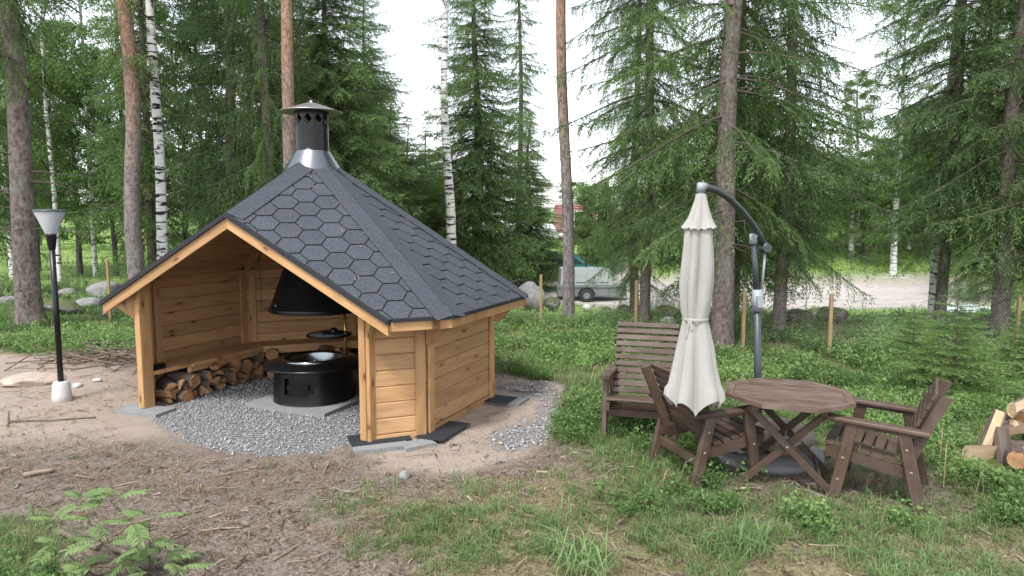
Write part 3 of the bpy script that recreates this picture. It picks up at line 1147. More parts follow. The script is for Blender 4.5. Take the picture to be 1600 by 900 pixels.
logs = [log_mesh(random.uniform(.055, .085), .33, 'split' if i < 9 else 'round', i + 5, [M['split'], M['barked']]) for i in range(10)]
cnt = 0
FWL = ['split firewood log under the bench by the left post of the hut', 'split firewood log under the bench along the left wall of the hut', 'split firewood log under the bench along the back wall of the hut']
for k in (-2, -3, 4):
    p0, p1 = octa(RW - .33, k - 1), octa(RW - .33, k)
    L = np.linalg.norm(p1 - p0); e = (p1 - p0) / L; nr = np.array([cos(k * pi / 4), sin(k * pi / 4)])
    if k == -2: p1 = p1 + e * .30; L += .30
    for layer in range(4):
        step = .108
        m = int(L / step)
        if k == 4: m = int(m * .5)
        for q in range(m):
            if layer == 3 and random.random() < .55: continue
            c = p0 + e * ((q + .5 + .5 * (layer % 2)) * step + random.uniform(-.02, .02)) - nr * random.uniform(-.04, .07)
            far = k == -2 and q * step > L - .75
            if layer == 3 and far: continue
            wc = HC + c[0] * hut_dir + c[1] * hut_t
            o = link('firewood_log', random.choice(logs), None, (wc[0], wc[1], .055 + layer * .083 + random.uniform(-.01, .01)),
                     (random.uniform(0, 6.28), random.uniform(-.08, .08), PHI + k * pi / 4 + random.uniform(-.5, .5) + (pi if random.random() < .5 else 0)))
            o.rotation_mode = 'XYZ'
            z = 0 if far else 1 if k in (-2,) else 2
            tag(o, FWL[z].replace('split firewood log', ('lowest layer firewood log', 'second layer firewood log', 'third layer firewood log', 'topmost loose firewood log')[layer]), 'firewood', 'firewood stacked under the hut bench')
            cnt += 1
# brush with light bristles and a black tray at the end of the bench
pc = HC + 1.04 * hut_dir - 1.48 * hut_t
t = thing('bench_brush', 'small black brush with pale bristles at the near end of the hut bench', 'brush', (pc[0], pc[1], BZ + .001), PHI)
b = MB(); b.box((-.06, .0, .03), (.16, .11, .055), bev=.015); b.obj('tray', [M['black_steel']], t)
b = MB()
for i in range(4): b.tube([(.03 + i * .008, -.03 + i * .035, .03), (.045 + i * .008, -.035 + i * .035, .10)], .005, 5)
b.obj('bristle', [M['rope']], t)

# ------------------------------------------------------------------ gravel stones
ico_v = np.array([(0, 0, 1), (.9, 0, .35), (.28, .86, .35), (-.73, .53, .3), (-.73, -.53, .3), (.28, -.86, .35), (0, 0, -.5)], float)
ico_f = np.array([(0, 1, 2), (0, 2, 3), (0, 3, 4), (0, 4, 5), (0, 5, 1), (6, 2, 1), (6, 3, 2), (6, 4, 3), (6, 5, 4), (6, 1, 5)])


def scatter(n, x0, x1, y0, y1, dens, g):
    x = g.uniform(x0, x1, n); y = g.uniform(y0, y1, n)
    k = g.random(n) < dens(x, y)
    return x[k], y[k]


def stones(x, y, smin, smax, g, name, zoff=0.0):
    n = len(x)
    s = g.uniform(smin, smax, n) * (1 + .8 * (g.random(n) > .93))
    a = g.uniform(0, 2 * pi, n)
    V = ico_v[None] * (1 + g.uniform(-.35, .35, (n, 7, 1)))
    V = V * np.stack([s, s * g.uniform(.55, 1, n), s * g.uniform(.5, .9, n)], -1)[:, None, :]
    tl = g.uniform(-.6, .6, n)
    ct, st_ = np.cos(tl)[:, None], np.sin(tl)[:, None]
    yy = V[:, :, 1] * ct - V[:, :, 2] * st_; zz = V[:, :, 1] * st_ + V[:, :, 2] * ct
    ca, sa = np.cos(a)[:, None], np.sin(a)[:, None]
    xx = V[:, :, 0] * ca - yy * sa; yy = V[:, :, 0] * sa + yy * ca
    W = np.stack([xx + x[:, None], yy + y[:, None], zz + (hz(x, y) + zoff)[:, None] + (s * .25)[:, None]], -1).reshape(-1, 3)
    Fc = (ico_f[None] + (np.arange(n) * 7)[:, None, None]).reshape(-1, 3)
    tn = np.repeat(g.random(n), 7)
    return stuff(link(name, np_mesh(name, W, [Fc], [M['gravel']], attrs={'tint': tn})))


g1 = np.random.default_rng(11)
x, y = scatter(58000, HC[0] - 3, HC[0] + 3, HC[1] - 3.2, HC[1] + 2.2, lambda a, b: masks(a, b)['gravel'] * (sdf_poly(a, b, POLY['gravel_right']) > .2), g1)
stones(x, y, .0075, .0125, g1, 'gravel')
x, y = scatter(9000, -.6, 1.2, 5.2, 9.2, lambda a, b: masks(a, b)['gravel'] * (sdf_poly(a, b, POLY['gravel_right']) < .25) * smooth(.36, .62, fbm(a * 2.2, b * 2.2)), g1)
stones(x, y, .010, .020, g1, 'loose_gravel')


# ------------------------------------------------------------------ wooden garden chairs
def make_chair(label, group, hb=.87, nb=8):
    """faces +x; the origin is on the ground below the middle of the seat"""
    t = thing('garden_armchair', label, 'chair', (0, 0, 0), 0, group)
    W = .30
    S_ = [M['stain']]
    for s in (1, -1):
        y = s * (W + .028)
        b = MB(); b.beam((.30, y, 0), (.19, y, .60), .045, .085, up=(1, 0, 0), bev=.006); b.obj('front_leg', S_, t)
        b = MB(); b.beam((-.27, y, 0), (-.14, y, .585), .045, .085, up=(1, 0, 0), bev=.006); b.obj('rear_leg', S_, t)
        b = MB(); b.beam((.36, y - s * .004, .622), (-.30, y - s * .004, .592), .095, .032, bev=.007); b.obj('armrest', S_, t)
        b = MB(); b.beam((.26, y - s * .0, .592), (-.22, y - s * .0, .569), .03, .035, bev=.004); b.obj('arm_rail', S_, t)
        # curved seat rail
        yi = s * (W - .012)
        pts = [(.37, .395), (.30, .40), (.16, .375), (0, .345), (-.14, .325), (-.22, .33)]
        up_ = [(p[0], yi - .018, p[1]) for p in pts]
        dn = [(p[0], yi - .018, p[1] - (.085 if i < 5 else .06)) for i, p in enumerate(pts)][::-1]
        b = MB(); b.prism(up_ + dn, (0, .036, 0)); b.obj('seat_rail', S_, t)
        # back stile
        kb_ = (hb - .34) / .63; bp = [(-.17, .34), (-.17 - .08 * kb_, .34 + .21 * kb_), (-.17 - .16 * kb_, .34 + .41 * kb_), (-.17 - .26 * kb_, hb)]
        fr = [(p[0] + .035, yi - .018, p[1]) for p in bp]; bk = [(p[0] - .035, yi - .018, p[1] - .015) for p in bp][::-1]
        bk = [(-.13, yi - .018, .20)] + [] if False else bk
        b = MB(); b.prism(fr + bk, (0, .036, 0)); b.obj('back_stile', S_, t)
    sx = [(.345, .4105), (.265, .4), (.185, .3885), (.105, .374), (.025, .3585), (-.055, .345)]
    for i, (x, z) in enumerate(sx):
        ang = .12 if i else -.02
        b = MB(); b.box((0, 0, 0), (2 * W - .005, .068, .024), bev=.005)
        o = b.obj('seat_slat', S_, t); o.location = (x, 0, z + .006); o.rotation_euler = (-ang, 0, pi / 2)
    q = np.array([(p_[0] + .05, p_[1] + .02) for p_ in bp])
    d = np.concatenate([[0], np.cumsum(np.linalg.norm(np.diff(q, axis=0), axis=1))])
    for i in range(nb):
        ss = d[-1] * (i + .55) / nb
        x = np.interp(ss, d, q[:, 0]); z = np.interp(ss, d, q[:, 1])
        x2 = np.interp(ss + .02, d, q[:, 0]); z2 = np.interp(ss + .02, d, q[:, 1]); x1 = np.interp(ss - .02, d, q[:, 0]); z1 = np.interp(ss - .02, d, q[:, 1])
        ang = atan2(x1 - x2, z2 - z1)
        b = MB(); b.box((0, 0, 0), (2 * W + .015, .022, .78 * d[-1] / nb), bev=.005)
        o = b.obj('back_slat', S_, t); o.location = (x + .012, 0, z)
        o.rotation_euler = (ang, 0, pi / 2) if False else (Matrix.Rotation(-ang, 3, 'Y') @ Matrix.Rotation(pi / 2, 3, 'Z')).to_euler()
    b = MB(); b.beam((-.205, -W - .004, .20), (-.205, W + .004, .20), .03, .075, up=(0, 0, 1)); b.obj('stretcher', S_, t)
    b = MB(); b.beam((.25, -W - .004, .265), (.25, W + .004, .265), .026, .07, up=(0, 0, 1)); b.obj('stretcher', S_, t)
    bt = MB()
    for s in (1, -1):
        for (x, z) in ((.245, .33), (.275, .16), (-.20, .30), (-.165, .46)):
            bt.lathe([(.0, .006), (.009, .004), (.011, 0)], 8, (0, 0, 0))
            m_ = len(bt.v) - 24
            for i in range(m_, len(bt.v)):
                p = bt.v[i]; bt.v[i] = (x + p[0], s * (W + .0515 + p[2]), z + p[1])
    stuff(bt.obj('bolt_head', [M['stick']], t))
    return t


CG = 'brown wooden garden armchairs'
ch0 = make_chair('high backed brown slatted armchair standing behind the folded parasol, seen from the front', CG, 1.03, 11)
cpos = G(1012, 668)
ch0.location = (1.28, 6.62, float(hz(1.28, 6.62)) - .01); ch0.rotation_euler = (0, 0, R_(253))
c2 = make_chair('low backed brown slatted armchair left of the table, its back partly under the parasol cloth', CG)
c2.location = (1.58, 5.58, float(hz(1.58, 5.58)) - .01); c2.rotation_euler = (0, 0, R_(17))
c3_ = copy_tree(c2); c3_['label'] = 'low backed brown slatted armchair right of the table, facing left towards it'
c3_.location = (2.86, 5.17, float(hz(2.86, 5.17)) - .01); c3_.rotation_euler = (0, 0, R_(148))

# ------------------------------------------------------------------ octagonal table
tx, ty = 2.21, 5.42
tz = float(hz(tx, ty))
tab = thing('garden_table', 'octagonal brown slatted garden table on crossed legs', 'table', (tx, ty, tz), R_(-20))
TH, TR = .715, .47
oc = [np.array([TR / cos(pi / 8) * cos((k + .5) * pi / 4), TR / cos(pi / 8) * sin((k + .5) * pi / 4)]) for k in range(8)]
ic = [p * ((TR - .062) / TR) for p in oc]
for k in range(8):
    a_, b_ = oc[k], oc[(k + 1) % 8]; d_, c_ = ic[k], ic[(k + 1) % 8]
    e = (b_ - a_) / np.linalg.norm(b_ - a_) * .0012
    b = MB(); b.prism([(*(a_ + e), TH - .03), (*(b_ - e), TH - .03), (*(c_ - e), TH - .03), (*(d_ + e), TH - .03)], (0, 0, .03))
    b.obj('rim_board', [M['stain_top']], tab)
lines = edges2(ic, .003)
npk = 12
wpk = 2 * (TR - .062) / npk
for i in range(npk):
    y0 = -(TR - .062) + i * wpk + .003; y1 = y0 + wpk - .014
    pl = [np.array(q) for q in ((-1, y0), (1, y0), (1, y1), (-1, y1))]
    for ln in lines: pl = clip(pl, ln)
    if len(pl) < 3: continue
    b = MB(); b.prism([(*q, TH - .027) for q in pl], (0, 0, .025)); b.obj('plank', [M['stain_top']], tab)
for x in (-.24, .24):
    b = MB(); b.beam((x, -.36, TH - .055), (x, .36, TH - .055), .05, .045); b.obj('batten', [M['stain']], tab)
for s in (1, -1):
    for q, dx in ((1, .0), (-1, .036)):
        b = MB()
        yy = s * (.21 + dx)
        b.beam((-q * .34, yy, 0), (q * .29, yy, TH - .075), .032, .055, up=(0, 1, 0) if False else (1, 0, 0)); b.obj('leg', [M['stain']], tab)
for (x, z) in ((-.24, .115), (.24, .115)):
    b = MB(); b.beam((x, -.19, z), (x, .19, z), .028, .05); b.obj('stretcher', [M['stain']], tab)
b = MB(); b.tube([(0, -.27, .345), (0, .27, .345)], .008, 8); b.obj('pivot_rod', [M['greyplast']], tab)

# ------------------------------------------------------------------ cantilever parasol
pb = np.array([2.22, 6.05]); pz = float(hz(*pb))
par = thing('parasol', 'folded off white cantilever parasol hanging from a curved grey arm', 'parasol', (pb[0], pb[1], pz), 0)
L3 = lambda p: np.array(p) - np.array([pb[0], pb[1], pz])
ptop = L3(at(1177, 372, 6.0)); cluster = L3(at(1183, 470, 6.03))
b = MB(); b.tube([(0, 0, .05), cluster + np.array([0, 0, .0])], .032, 16)
b.obj('lower_pole', [M['anthracite']], par)
b = MB(); b.tube([cluster, ptop], .026, 16); b.obj('upper_pole', [M['anthracite']], par)
b = MB()
b.tube([cluster - np.array([0, 0, .09]), cluster + np.array([0, 0, .10])], .043, 14)
b.beam(cluster + np.array([.01, -.055, -.05]), cluster + np.array([.0, -.055, .05]), .03, .05)
b.obj('slide_collar', [M['greyplast']], par)
arm_px = [((1196, 388), 6.02), ((1186, 366), 5.98), ((1172, 345), 5.86), ((1155, 325), 5.72), ((1137, 308), 5.57), ((1117, 296), 5.41), ((1098, 291), 5.25)]
arm = [L3(at(u, v, Y)) for (u, v), Y in arm_px]
b = MB(); b.tube(arm, .028, 14); b.obj('arm', [M['anthracite']], par)
b = MB(); b.tube([arm[0] + np.array([.03, .0, -.02]), arm[0] + np.array([-.03, 0, .03])], .045, 14)
b.tube([arm[0] + np.array([.0, -.06, .0]), arm[0] + np.array([.0, .06, .0])], .035, 12); b.obj('arm_joint', [M['anthracite']], par)
b = MB(); b.tube([arm[0] + np.array([.0, .0, -.02]), cluster + np.array([.035, 0, .06])], .011, 8); b.obj('strut', [M['greyplast']], par)
b = MB(); b.tube([ptop + np.array([-.0, 0, -.05]), ptop + np.array([.0, 0, .035])], .034, 12); b.tube([ptop + np.array([0, -.05, .02]), ptop + np.array([0, .05, .02])], .02, 10); b.obj('pole_head', [M['greyplast']], par)
hub = L3(at(1095, 300, 5.23))
b = MB()
b.tube([hub + np.array([0, 0, -.06]), hub + np.array([0, 0, .01])], .026, 14)
b.tube([hub + np.array([0, 0, .0]), hub + np.array([0, 0, .045]), arm[-1] + np.array([.02, .01, .0])], [.034, .036, .03], 14)
b.obj('arm_end', [M['greyplast']], par)
cz = hub[2] + pz
Zc = lambda v: (at(1090, v, 5.4)[2] - pz)


def pleat(nf, seed):
    g = np.random.default_rng(seed); ph = g.uniform(0, 2 * pi, 6)

    def f(a, amp):
        w_ = abs(sin(nf * a / 2 + .35 * sin(2 * a + ph[0]) + ph[1]))
        return 1 + amp * (w_ ** .75 - .6) + .35 * amp * sin(3 * a + ph[2])
    return f


pf = pleat(7, 5)
pf2 = pleat(16, 9)


def cloth(prof, amps, seed, nn=112, zf=None):
    """prof: (px half width, row, centre px) -> folded cloth"""
    b = MB(); vv = []
    for i, (hw, v, cu) in enumerate(prof):
        r = .86 * hw / FPX * 5.22
        c = L3(at(cu, v, 5.22))
        for k in range(nn):
            a_ = 2 * pi * k / nn
            q = r * (1 + amps[i] * ((pf(a_ + i * .014, 1) - 1) * 1.0 + (pf2(a_, 1) - 1) * .10))
            dz = (zf(a_) * amps[i] if zf and i >= len(prof) - 2 else 0)
            vv.append((c[0] + q * cos(a_), c[1] + q * sin(a_) * .92, c[2] + dz))
    n = len(prof)
    fs = [[i * nn + k, i * nn + (k + 1) % nn, (i + 1) * nn + (k + 1) % nn, (i + 1) * nn + k] for i in range(n - 1) for k in range(nn)]
    b.add(vv, fs, 0, None, True)
    return b


prof = [(6, 312, 1094), (12, 325, 1093), (17, 342, 1092), (22, 358, 1091), (23, 380, 1091), (25, 410, 1090), (26.5, 440, 1088), (25, 465, 1087), (24, 485, 1086), (21.5, 496, 1086), (21.5, 500, 1086), (24.5, 515, 1086), (30, 540, 1086), (35, 570, 1085), (41, 598, 1085), (46, 614, 1085), (48, 626, 1085)]
amps = [.2, .25, .3, .35, .4, .42, .42, .4, .3, .22, .22, .26, .3, .33, .34, .34, .34]
cb = cloth(prof, amps, 1, zf=lambda a_: .27 * (pf(a_ + .2, 1) - 1) - .02)
cano = cb.obj('canopy', [M['canvas']], par)
sol = None
cb = cloth([(9, 303, 1095), (11, 312, 1095), (15, 325, 1094), (20, 340, 1093), (26, 352, 1092), (29.5, 357, 1091.5)], [.05, .10, .18, .24, .28, .30], 2, zf=lambda a_: .05 * (pf2(a_, 1) - 1))
cb.obj('vent_flap', [M['canvas']], par)
b = MB()
c = L3(at(1086, 498, 5.22)); b.lathe([(.098, -.012), (.101, -.008), (.101, .008), (.098, .012)], 40, c)
tp = c + np.array([-.075, -.085, 0])
b.prism([tp + np.array(q) for q in ((0, 0, 0), (.018, 0, .004), (-.006, -.006, -.13), (-.022, -.006, -.125))], (0, .002, 0))
b.prism([tp + np.array(q) for q in ((.01, 0, 0), (.026, 0, .002), (.035, -.012, -.07), (.02, -.012, -.075))], (0, .002, 0))
b.obj('tie_band', [M['canvas']], par)
b = MB()
for k in range(8):
    a_ = k * pi / 4
    c0 = L3(at(1094, 330, 5.22)); c1 = L3(at(1085, 628, 5.22))
    b.tube([c0 + np.array([.02 * cos(a_), .02 * sin(a_), 0]), c1 + np.array([.05 * cos(a_), .05 * sin(a_), .02])], .008, 6)
stuff(b.obj('rib', [M['anthracite']], par))
b = MB(); b.tube([L3(at(1095, 306, 5.22)), L3(at(1086, 642, 5.22))], .019, 12); b.obj('mast', [M['anthracite']], par)
b = MB()
b.lathe([(.0, .0), (.5, .0), (.5, .045), (.47, .062), (.06, .07), (.0, .07)], 48, (.02, -.07, 0))
b.obj('base_plate', [M['paving']], par)


# ------------------------------------------------------------------ rocks
def rock_mesh(seed, mat, flatn=.6, sub=3):
    g = np.random.default_rng(seed)
    import bmesh
    bm = bmesh.new(); bmesh.ops.create_icosphere(bm, subdivisions=sub, radius=1)
    V = np.array([v.co[:] for v in bm.verts])
    for i in range(9):
        n = g.normal(size=3); n /= np.linalg.norm(n); d = g.uniform(.55, .9)
        e = V @ n - d
        V = V - np.outer(np.maximum(e, 0) * .85, n)
    for sc_, am in ((1.7, .13), (4, .06), (9, .025)):
        V = V * (1 + am * (2 * fbm(V[:, 0] * sc_ + seed, V[:, 1] * sc_ + V[:, 2] * sc_ * .8, 2) - 1))[:, None]
    V[:, 2] *= flatn
    me = bpy.data.meshes.new('rock')
    me.from_pydata(V.tolist(), [], [[v.index for v in f.verts] for f in bm.faces]); bm.free()
    me.materials.append(M[mat]); me.polygons.foreach_set('use_smooth', [True] * len(me.polygons)); me.update()
    return me


ROCKS = {}


def rock(u, v, wpx, label, mat='rock', flatn=.6, seed=None, sink=.25, hfac=1.0, name='rock', cat='rock', group=None, p=None, z=None):
    """wpx: width in the photograph; v: the foot of the rock"""
    if p is None: p = G(u, v)
    s = wpx / FPX * p[1] / 2
    key = (mat, flatn, (seed or random.randint(0, 5)) % 7)
    if key not in ROCKS: ROCKS[key] = rock_mesh(key[2] + 3, mat, flatn)
    o = link(name, ROCKS[key], None, (p[0], p[1] + s * .5, (float(hz(p[0], p[1])) if z is None else z) + s * flatn * hfac * (1 - 2 * sink) * .9), (random.uniform(-.15, .15), random.uniform(-.15, .15), random.uniform(0, 6.28)))
    o.scale = (s, s * .85, s * hfac)
    return tag(o, label, cat, group)


RL = [(632, 751, 24, 'small pale stone on bare soil in front of the hut', 'rock', .75),
      (30, 603, 105, 'large low stone half buried left of the lamp post', 'rock_brown', .2),
      (155, 474, 55, 'big pale boulder beside the left fence post', 'rock', .55),
      (92, 492, 55, 'grey mossy stone behind the lamp, left of the row', 'rock_moss', .4),
      (135, 488, 45, 'grey mossy stone behind the lamp, middle of the row', 'rock', .45),
      (170, 497, 26, 'small dark stone just left of the fence post foot', 'rock_moss', .6),
      (100, 467, 28, 'small stone by the left fence behind the lamp', 'rock', .55),
      (8, 478, 26, 'grey stone at the left edge by the fence', 'rock', .6),
      (118, 606, 18, 'small pale stone right of the lamp foot', 'rock_pale', .6),
      (150, 598, 16, 'small stone on the sand between lamp and hut', 'rock_pale', .5),
      (829, 489, 50, 'tall grey boulder behind the right corner of the hut', 'rock', 1.0),
      (864, 487, 30, 'brown mossy stone beside the tall boulder', 'rock_moss', .7),
      (917, 488, 16, 'small white stone on the wall behind the trailer trunk', 'rock_pale', .7),
      (1252, 506, 40, 'dark mossy rock behind the fence, left end of the pile', 'rock_dark', .55),
      (1280, 500, 30, 'dark mossy rock behind the fence, back of the pile', 'rock_dark', .65),
      (1310, 507, 52, 'largest dark mossy rock behind the fence post', 'rock_dark', .55),
      (1222, 500, 30, 'dark rock behind the fence by the spruce trunk', 'rock_dark', .6),
      (1185, 500, 34, 'dark rock behind the fence left of the spruce trunk', 'rock_dark', .6),
      (950, 497, 26, 'mossy stone in the low wall under the trailer end', 'rock_moss', .6),
      (975, 492, 24, 'mossy stone in the low wall left of the twin trunks', 'rock_moss', .6),
      (1045, 500, 36, 'dark stone behind the fence left of the big spruce', 'rock_dark', .6),
      (1078, 492, 34, 'dark stone behind the fence beside the parasol cloth', 'rock_dark', .6),
      (1042, 518, 34, 'rounded grey stone just behind the armchair back', 'rock', .7)]
for i, (u, v, wp, lb, mt, fl) in enumerate(RL):
    big = 'fence' in lb or 'wall' in lb or 'lamp,' in lb or 'boulder' in lb or 'armchair' in lb
    rock(u, v, wp * (1.05 if big else 1), lb, mt, fl, seed=i, sink=.06 if big else .25, hfac=1.15 if big else 1.0)
bz = pz + .06
for (dx, dy, s, lb, mt) in ((.14, -.26, 95, 'broad brownish flat stone lying on the parasol base', 'rock_brown'), (-.20, -.16, 62, 'pale stone on the parasol base left of the pole', 'rock_pale'), (.02, .20, 60, 'grey stone on the parasol base behind the pole', 'rock_pale')):
    rock(0, 0, s * 1.25, lb, mt, .5, seed=3 + len(lb), sink=.05, p=np.array([pb[0] + dx, pb[1] + dy - .1, 0]), z=bz)
p = G(1345, 556)
o = MB().box((0, 0, 0), (.62, .4, .06), bev=.01).obj('stone_slab', [M['concrete']]); o.location = (p[0], p[1], p[2] + .05); o.rotation_euler = (0.05, .03, -.2)
tag(o, 'pale flat slab lying in the plants by the right fence', 'stone slab')

# ------------------------------------------------------------------ sticks and logs on the ground


def stick(pts_px, r, label, mat='stick', name='stick', cat='stick', lift=.01, taper=.6):
    P_ = [G(u, v) for u, v in pts_px]
    c = P_[0].copy(); n = 5
    q = []
    for a_, b_ in zip(P_[:-1], P_[1:]):
        for t_ in np.linspace(0, 1, n, endpoint=False): q.append(a_ + (b_ - a_) * t_ + np.array([random.uniform(-1, 1), random.uniform(-1, 1), 0]) * r * .5)
    q.append(P_[-1])
    q = [np.array([p[0], p[1], float(hz(p[0], p[1])) + r * .6 + lift]) - c for p in q]
    b = MB(); b.tube(q, list(np.linspace(r, r * taper, len(q))), 8)
    o = b.obj(name, [M[mat]]); o.location = c
    return tag(o, label, cat)


stick([(15, 662), (80, 660), (150, 655)], .010, 'long thin dark stick on the sand left of the hut', 'barked')
stick([(12, 668), (14, 645)], .008, 'short dark twig standing by the left edge', 'barked')
stick([(38, 747), (85, 738)], .022, 'thick short stick on the soil at lower left', 'stick', taper=.9)
stick([(92, 836), (120, 850), (152, 862)], .022, 'thick pale branch lying behind the rowan leaves', 'stick')
stick([(175, 862), (215, 880)], .022, 'broken end of pale branch below the rowan leaves', 'stick')
stick([(312, 834), (345, 829), (378, 828)], .008, 'pale curved twig on soil right of the rowan sapling', 'stick')
stick([(180, 848), (215, 832), (245, 830)], .008, 'dark thin stick crossing the rowan sapling', 'barked')
stick([(65, 800), (98, 785)], .009, 'flat pale bark strip above the bilberry corner', 'stick')
stick([(800, 613), (840, 615), (872, 612)], .009, 'dry branch lying on the gravel right of the hut', 'barked')
stick([(830, 605), (842, 616)], .006, 'side twig of the branch right of the hut', 'barked')
stick([(533, 775), (565, 762)], .009, 'pale bent twig on soil left of the small stone', 'stick')
stick([(428, 880), (475, 850)], .008, 'pale twig low in the middle of the bare soil', 'stick')
stick([(1145, 768), (1172, 767)], .012, 'pale wood chip in front of the left armchair', 'split_pale')
stick([(1220, 756), (1260, 754)], .008, 'pale twig under the garden table', 'stick')
stick([(110, 545), (150, 556), (165, 575)], .014, 'bent grey branch in the brush behind the lamp', 'stick')
stick([(160, 535), (195, 560)], .012, 'straight grey branch in the brush beside the hut', 'stick')
stick([(150, 560), (205, 530)], .010, 'grey branch pointing at the hut post', 'stick')
stick([(60, 572), (98, 560)], .016, 'stubby grey root end left of the brush', 'stick')

# split logs at the right edge
plogs = [log_mesh(.085, .42, 'split', 40 + i, [M['split_pale'], M['barked']]) for i in range(4)] + [log_mesh(.075, .42, 'round', 50, [M['split'], M['barked']])]
PL = [(1538, 706, .22, (.1, -1.15, .3), 0, 'upright pale split log leaning at the left of the right hand pile'),
      (1556, 725, .10, (.4, -.9, 1.2), 1, 'short pale split log standing in front of the right hand pile'),
      (1532, 722, .08, (.2, .1, .2), 2, 'brown split log lying at the left foot of the right hand pile'),
      (1580, 735, .12, (.0, .1, 1.0), 4, 'dark barked round log at the front of the right hand pile'),
      (1572, 705, .26, (.9, -.3, -.5), 3, 'split log lying across the middle of the right hand pile'),
      (1590, 690, .38, (2.0, -.2, -.2), 2, 'brown split log on top of the right hand pile'),
      (1600, 715, .30, (1.0, .1, .2), 1, 'pale split log end showing right of the pile middle'),
      (1605, 700, .44, (.3, -.25, .4), 4, 'round barked log high on the right hand pile'),
      (1618, 730, .18, (.2, .0, 1.4), 3, 'split log at the right edge of the picture'),
      (1592, 640, .50, (.2, -.2, .4), 0, 'topmost pale split log of the right hand pile'),
      (1620, 690, .56, (.2, .1, .4), 1, 'split log behind the topmost one of the right hand pile'),
      (1600, 720, .10, (.5, .0, .5), 2, 'buried split log under the right hand pile'),
      (1575, 712, .08, (1.5, .0, -.4), 4, 'barked log at the bottom of the right hand pile')]
for (u, v, z, rot, mi, lb) in PL:
    p = G(u, min(max(v, 715), 735))
    o = link('split_log', plogs[mi], None, (p[0] + .10, p[1] + .1, p[2] + z - .03), rot)
    tag(o, lb, 'firewood', 'split logs at the right edge')

# ------------------------------------------------------------------ garden lamp
p = G(88, 630)
lamp = thing('garden_lamp', 'black garden lamp post with frosted cone shade on a concrete foot', 'garden lamp', (p[0], p[1] + .1, p[2]), 0)
b = MB(); b.lathe([(.0, -.05), (.108, -.05), (.104, .06), (.084, .205), (.076, .215), (.0, .218)], 28); b.obj('concrete_foot', [M['concrete']], lamp)
b = MB(); b.tube([(0, 0, .2), (0, 0, 1.70)], .032, 16)
b.lathe([(.032, 1.66), (.045, 1.72), (.055, 1.82), (.06, 1.84), (.0, 1.842)], 20); b.obj('pole', [M['black_steel']], lamp)
b = MB(); b.lathe([(.058, 1.84), (.158, 2.075), (.156, 2.08), (.054, 1.845)], 32); b.obj('shade', [M['frost']], lamp)
b = MB(); b.lathe([(.0, 2.078), (.165, 2.078), (.168, 2.085), (.15, 2.10), (.0, 2.112)], 32); b.obj('lid', [M['anthracite']], lamp)
b = MB(); b.lathe([(.0, 1.845), (.028, 1.846), (.03, 1.93), (.04, 1.97), (.03, 2.02), (.0, 2.03)], 14); b.obj('bulb', [M['rope']], lamp)
lamp.scale = (.93, .93, 1.0)

# ------------------------------------------------------------------ fence
fence = thing('wire_fence', 'low chain link fence on wooden posts along the edge of the trees', 'fence', (0, 0, 0))
FP = [(-11.5, 14.2, 1.1)]
for (u, v, top) in ((173, 502, 405), (845, 512, 428), (993, 520, 437), (1160, 553, 452), (1295, 557, 457), (1587, 548, 462)):
    p = G(u, v); FP.append((p[0], p[1], (v - top) / FPX * p[1]))
FP.insert(2, (-3.4, 13.6, 1.1))
FP.append((9.6, 11.2, 1.0)); FP.append((12.8, 11.8, 1.0))
for (x, y, h_) in FP:
    b = MB(); z = float(hz(x, y)); b.beam((x, y, z - .1), (x, y, z + h_), .052, .052, up=(1, 0, 0), bev=.006)
    b.obj('fence_post', [M['post_wood']], fence)
WV = []; WF = []
pitch = .062
tri = [(1, 0), (-.5, .866), (-.5, -.866)]
for (x0, y0, h0), (x1, y1, h1) in zip(FP[:-1], FP[1:]):
    L = math.hypot(x1 - x0, y1 - y0); n = int(L / pitch)
    ex, ey = (x1 - x0) / L, (y1 - y0) / L
    for i in range(n):
        s0 = (i + .5) * pitch
        rows = int(.9 / (pitch / 2)) + 1
        ss = s0 + np.where(np.arange(rows) % 2 == 0, -.5, .5) * pitch
        px_ = x0 + ex * ss; py_ = y0 + ey * ss
        pzz = hz(px_, py_) + .03 + np.arange(rows) * pitch / 2
        o = len(WV) and sum(len(a) for a in WV) or 0
        ring = np.stack([np.stack([px_ + a_ * .0030 * ex, py_ + a_ * .0030 * ey + b_ * .0030, pzz + a_ * .0016], -1) for a_, b_ in tri], 1)
        WV.append(ring.reshape(-1, 3))
        r_ = np.arange(rows - 1)
        for k in range(3):
            WF.append(np.stack([o + r_ * 3 + k, o + r_ * 3 + (k + 1) % 3, o + (r_ + 1) * 3 + (k + 1) % 3, o + (r_ + 1) * 3 + k], -1))
M['wire'] = flat('galvanised_wire', (.42, .43, .43), .5, .5, .1, 5, 0)
wire_ = stuff(link('wire_mesh', np_mesh('wire_mesh', np.concatenate(WV), [np.concatenate(WF)], [M['wire']]), fence))
# ------------------------------------------------------------------ trees


def rotz(V, a):
    c, s = np.cos(a), np.sin(a)
    return np.stack([V[..., 0] * c - V[..., 1] * s, V[..., 0] * s + V[..., 1] * c, V[..., 2]], -1)


def diamonds(base, dirv, length, width, g, flat_=None):
    """leaf shaped quads: base (n,3), direction (n,3) unit"""
    n = len(base)
    side = np.cross(dirv, g.normal(size=(n, 3)) if flat_ is None else flat_)
    side /= np.linalg.norm(side, axis=1, keepdims=True) + 1e-9
    mid = base + dirv * (length * .45)[:, None]
    return np.stack([base, mid + side * (width / 2)[:, None], base + dirv * length[:, None], mid - side * (width / 2)[:, None]], 1)


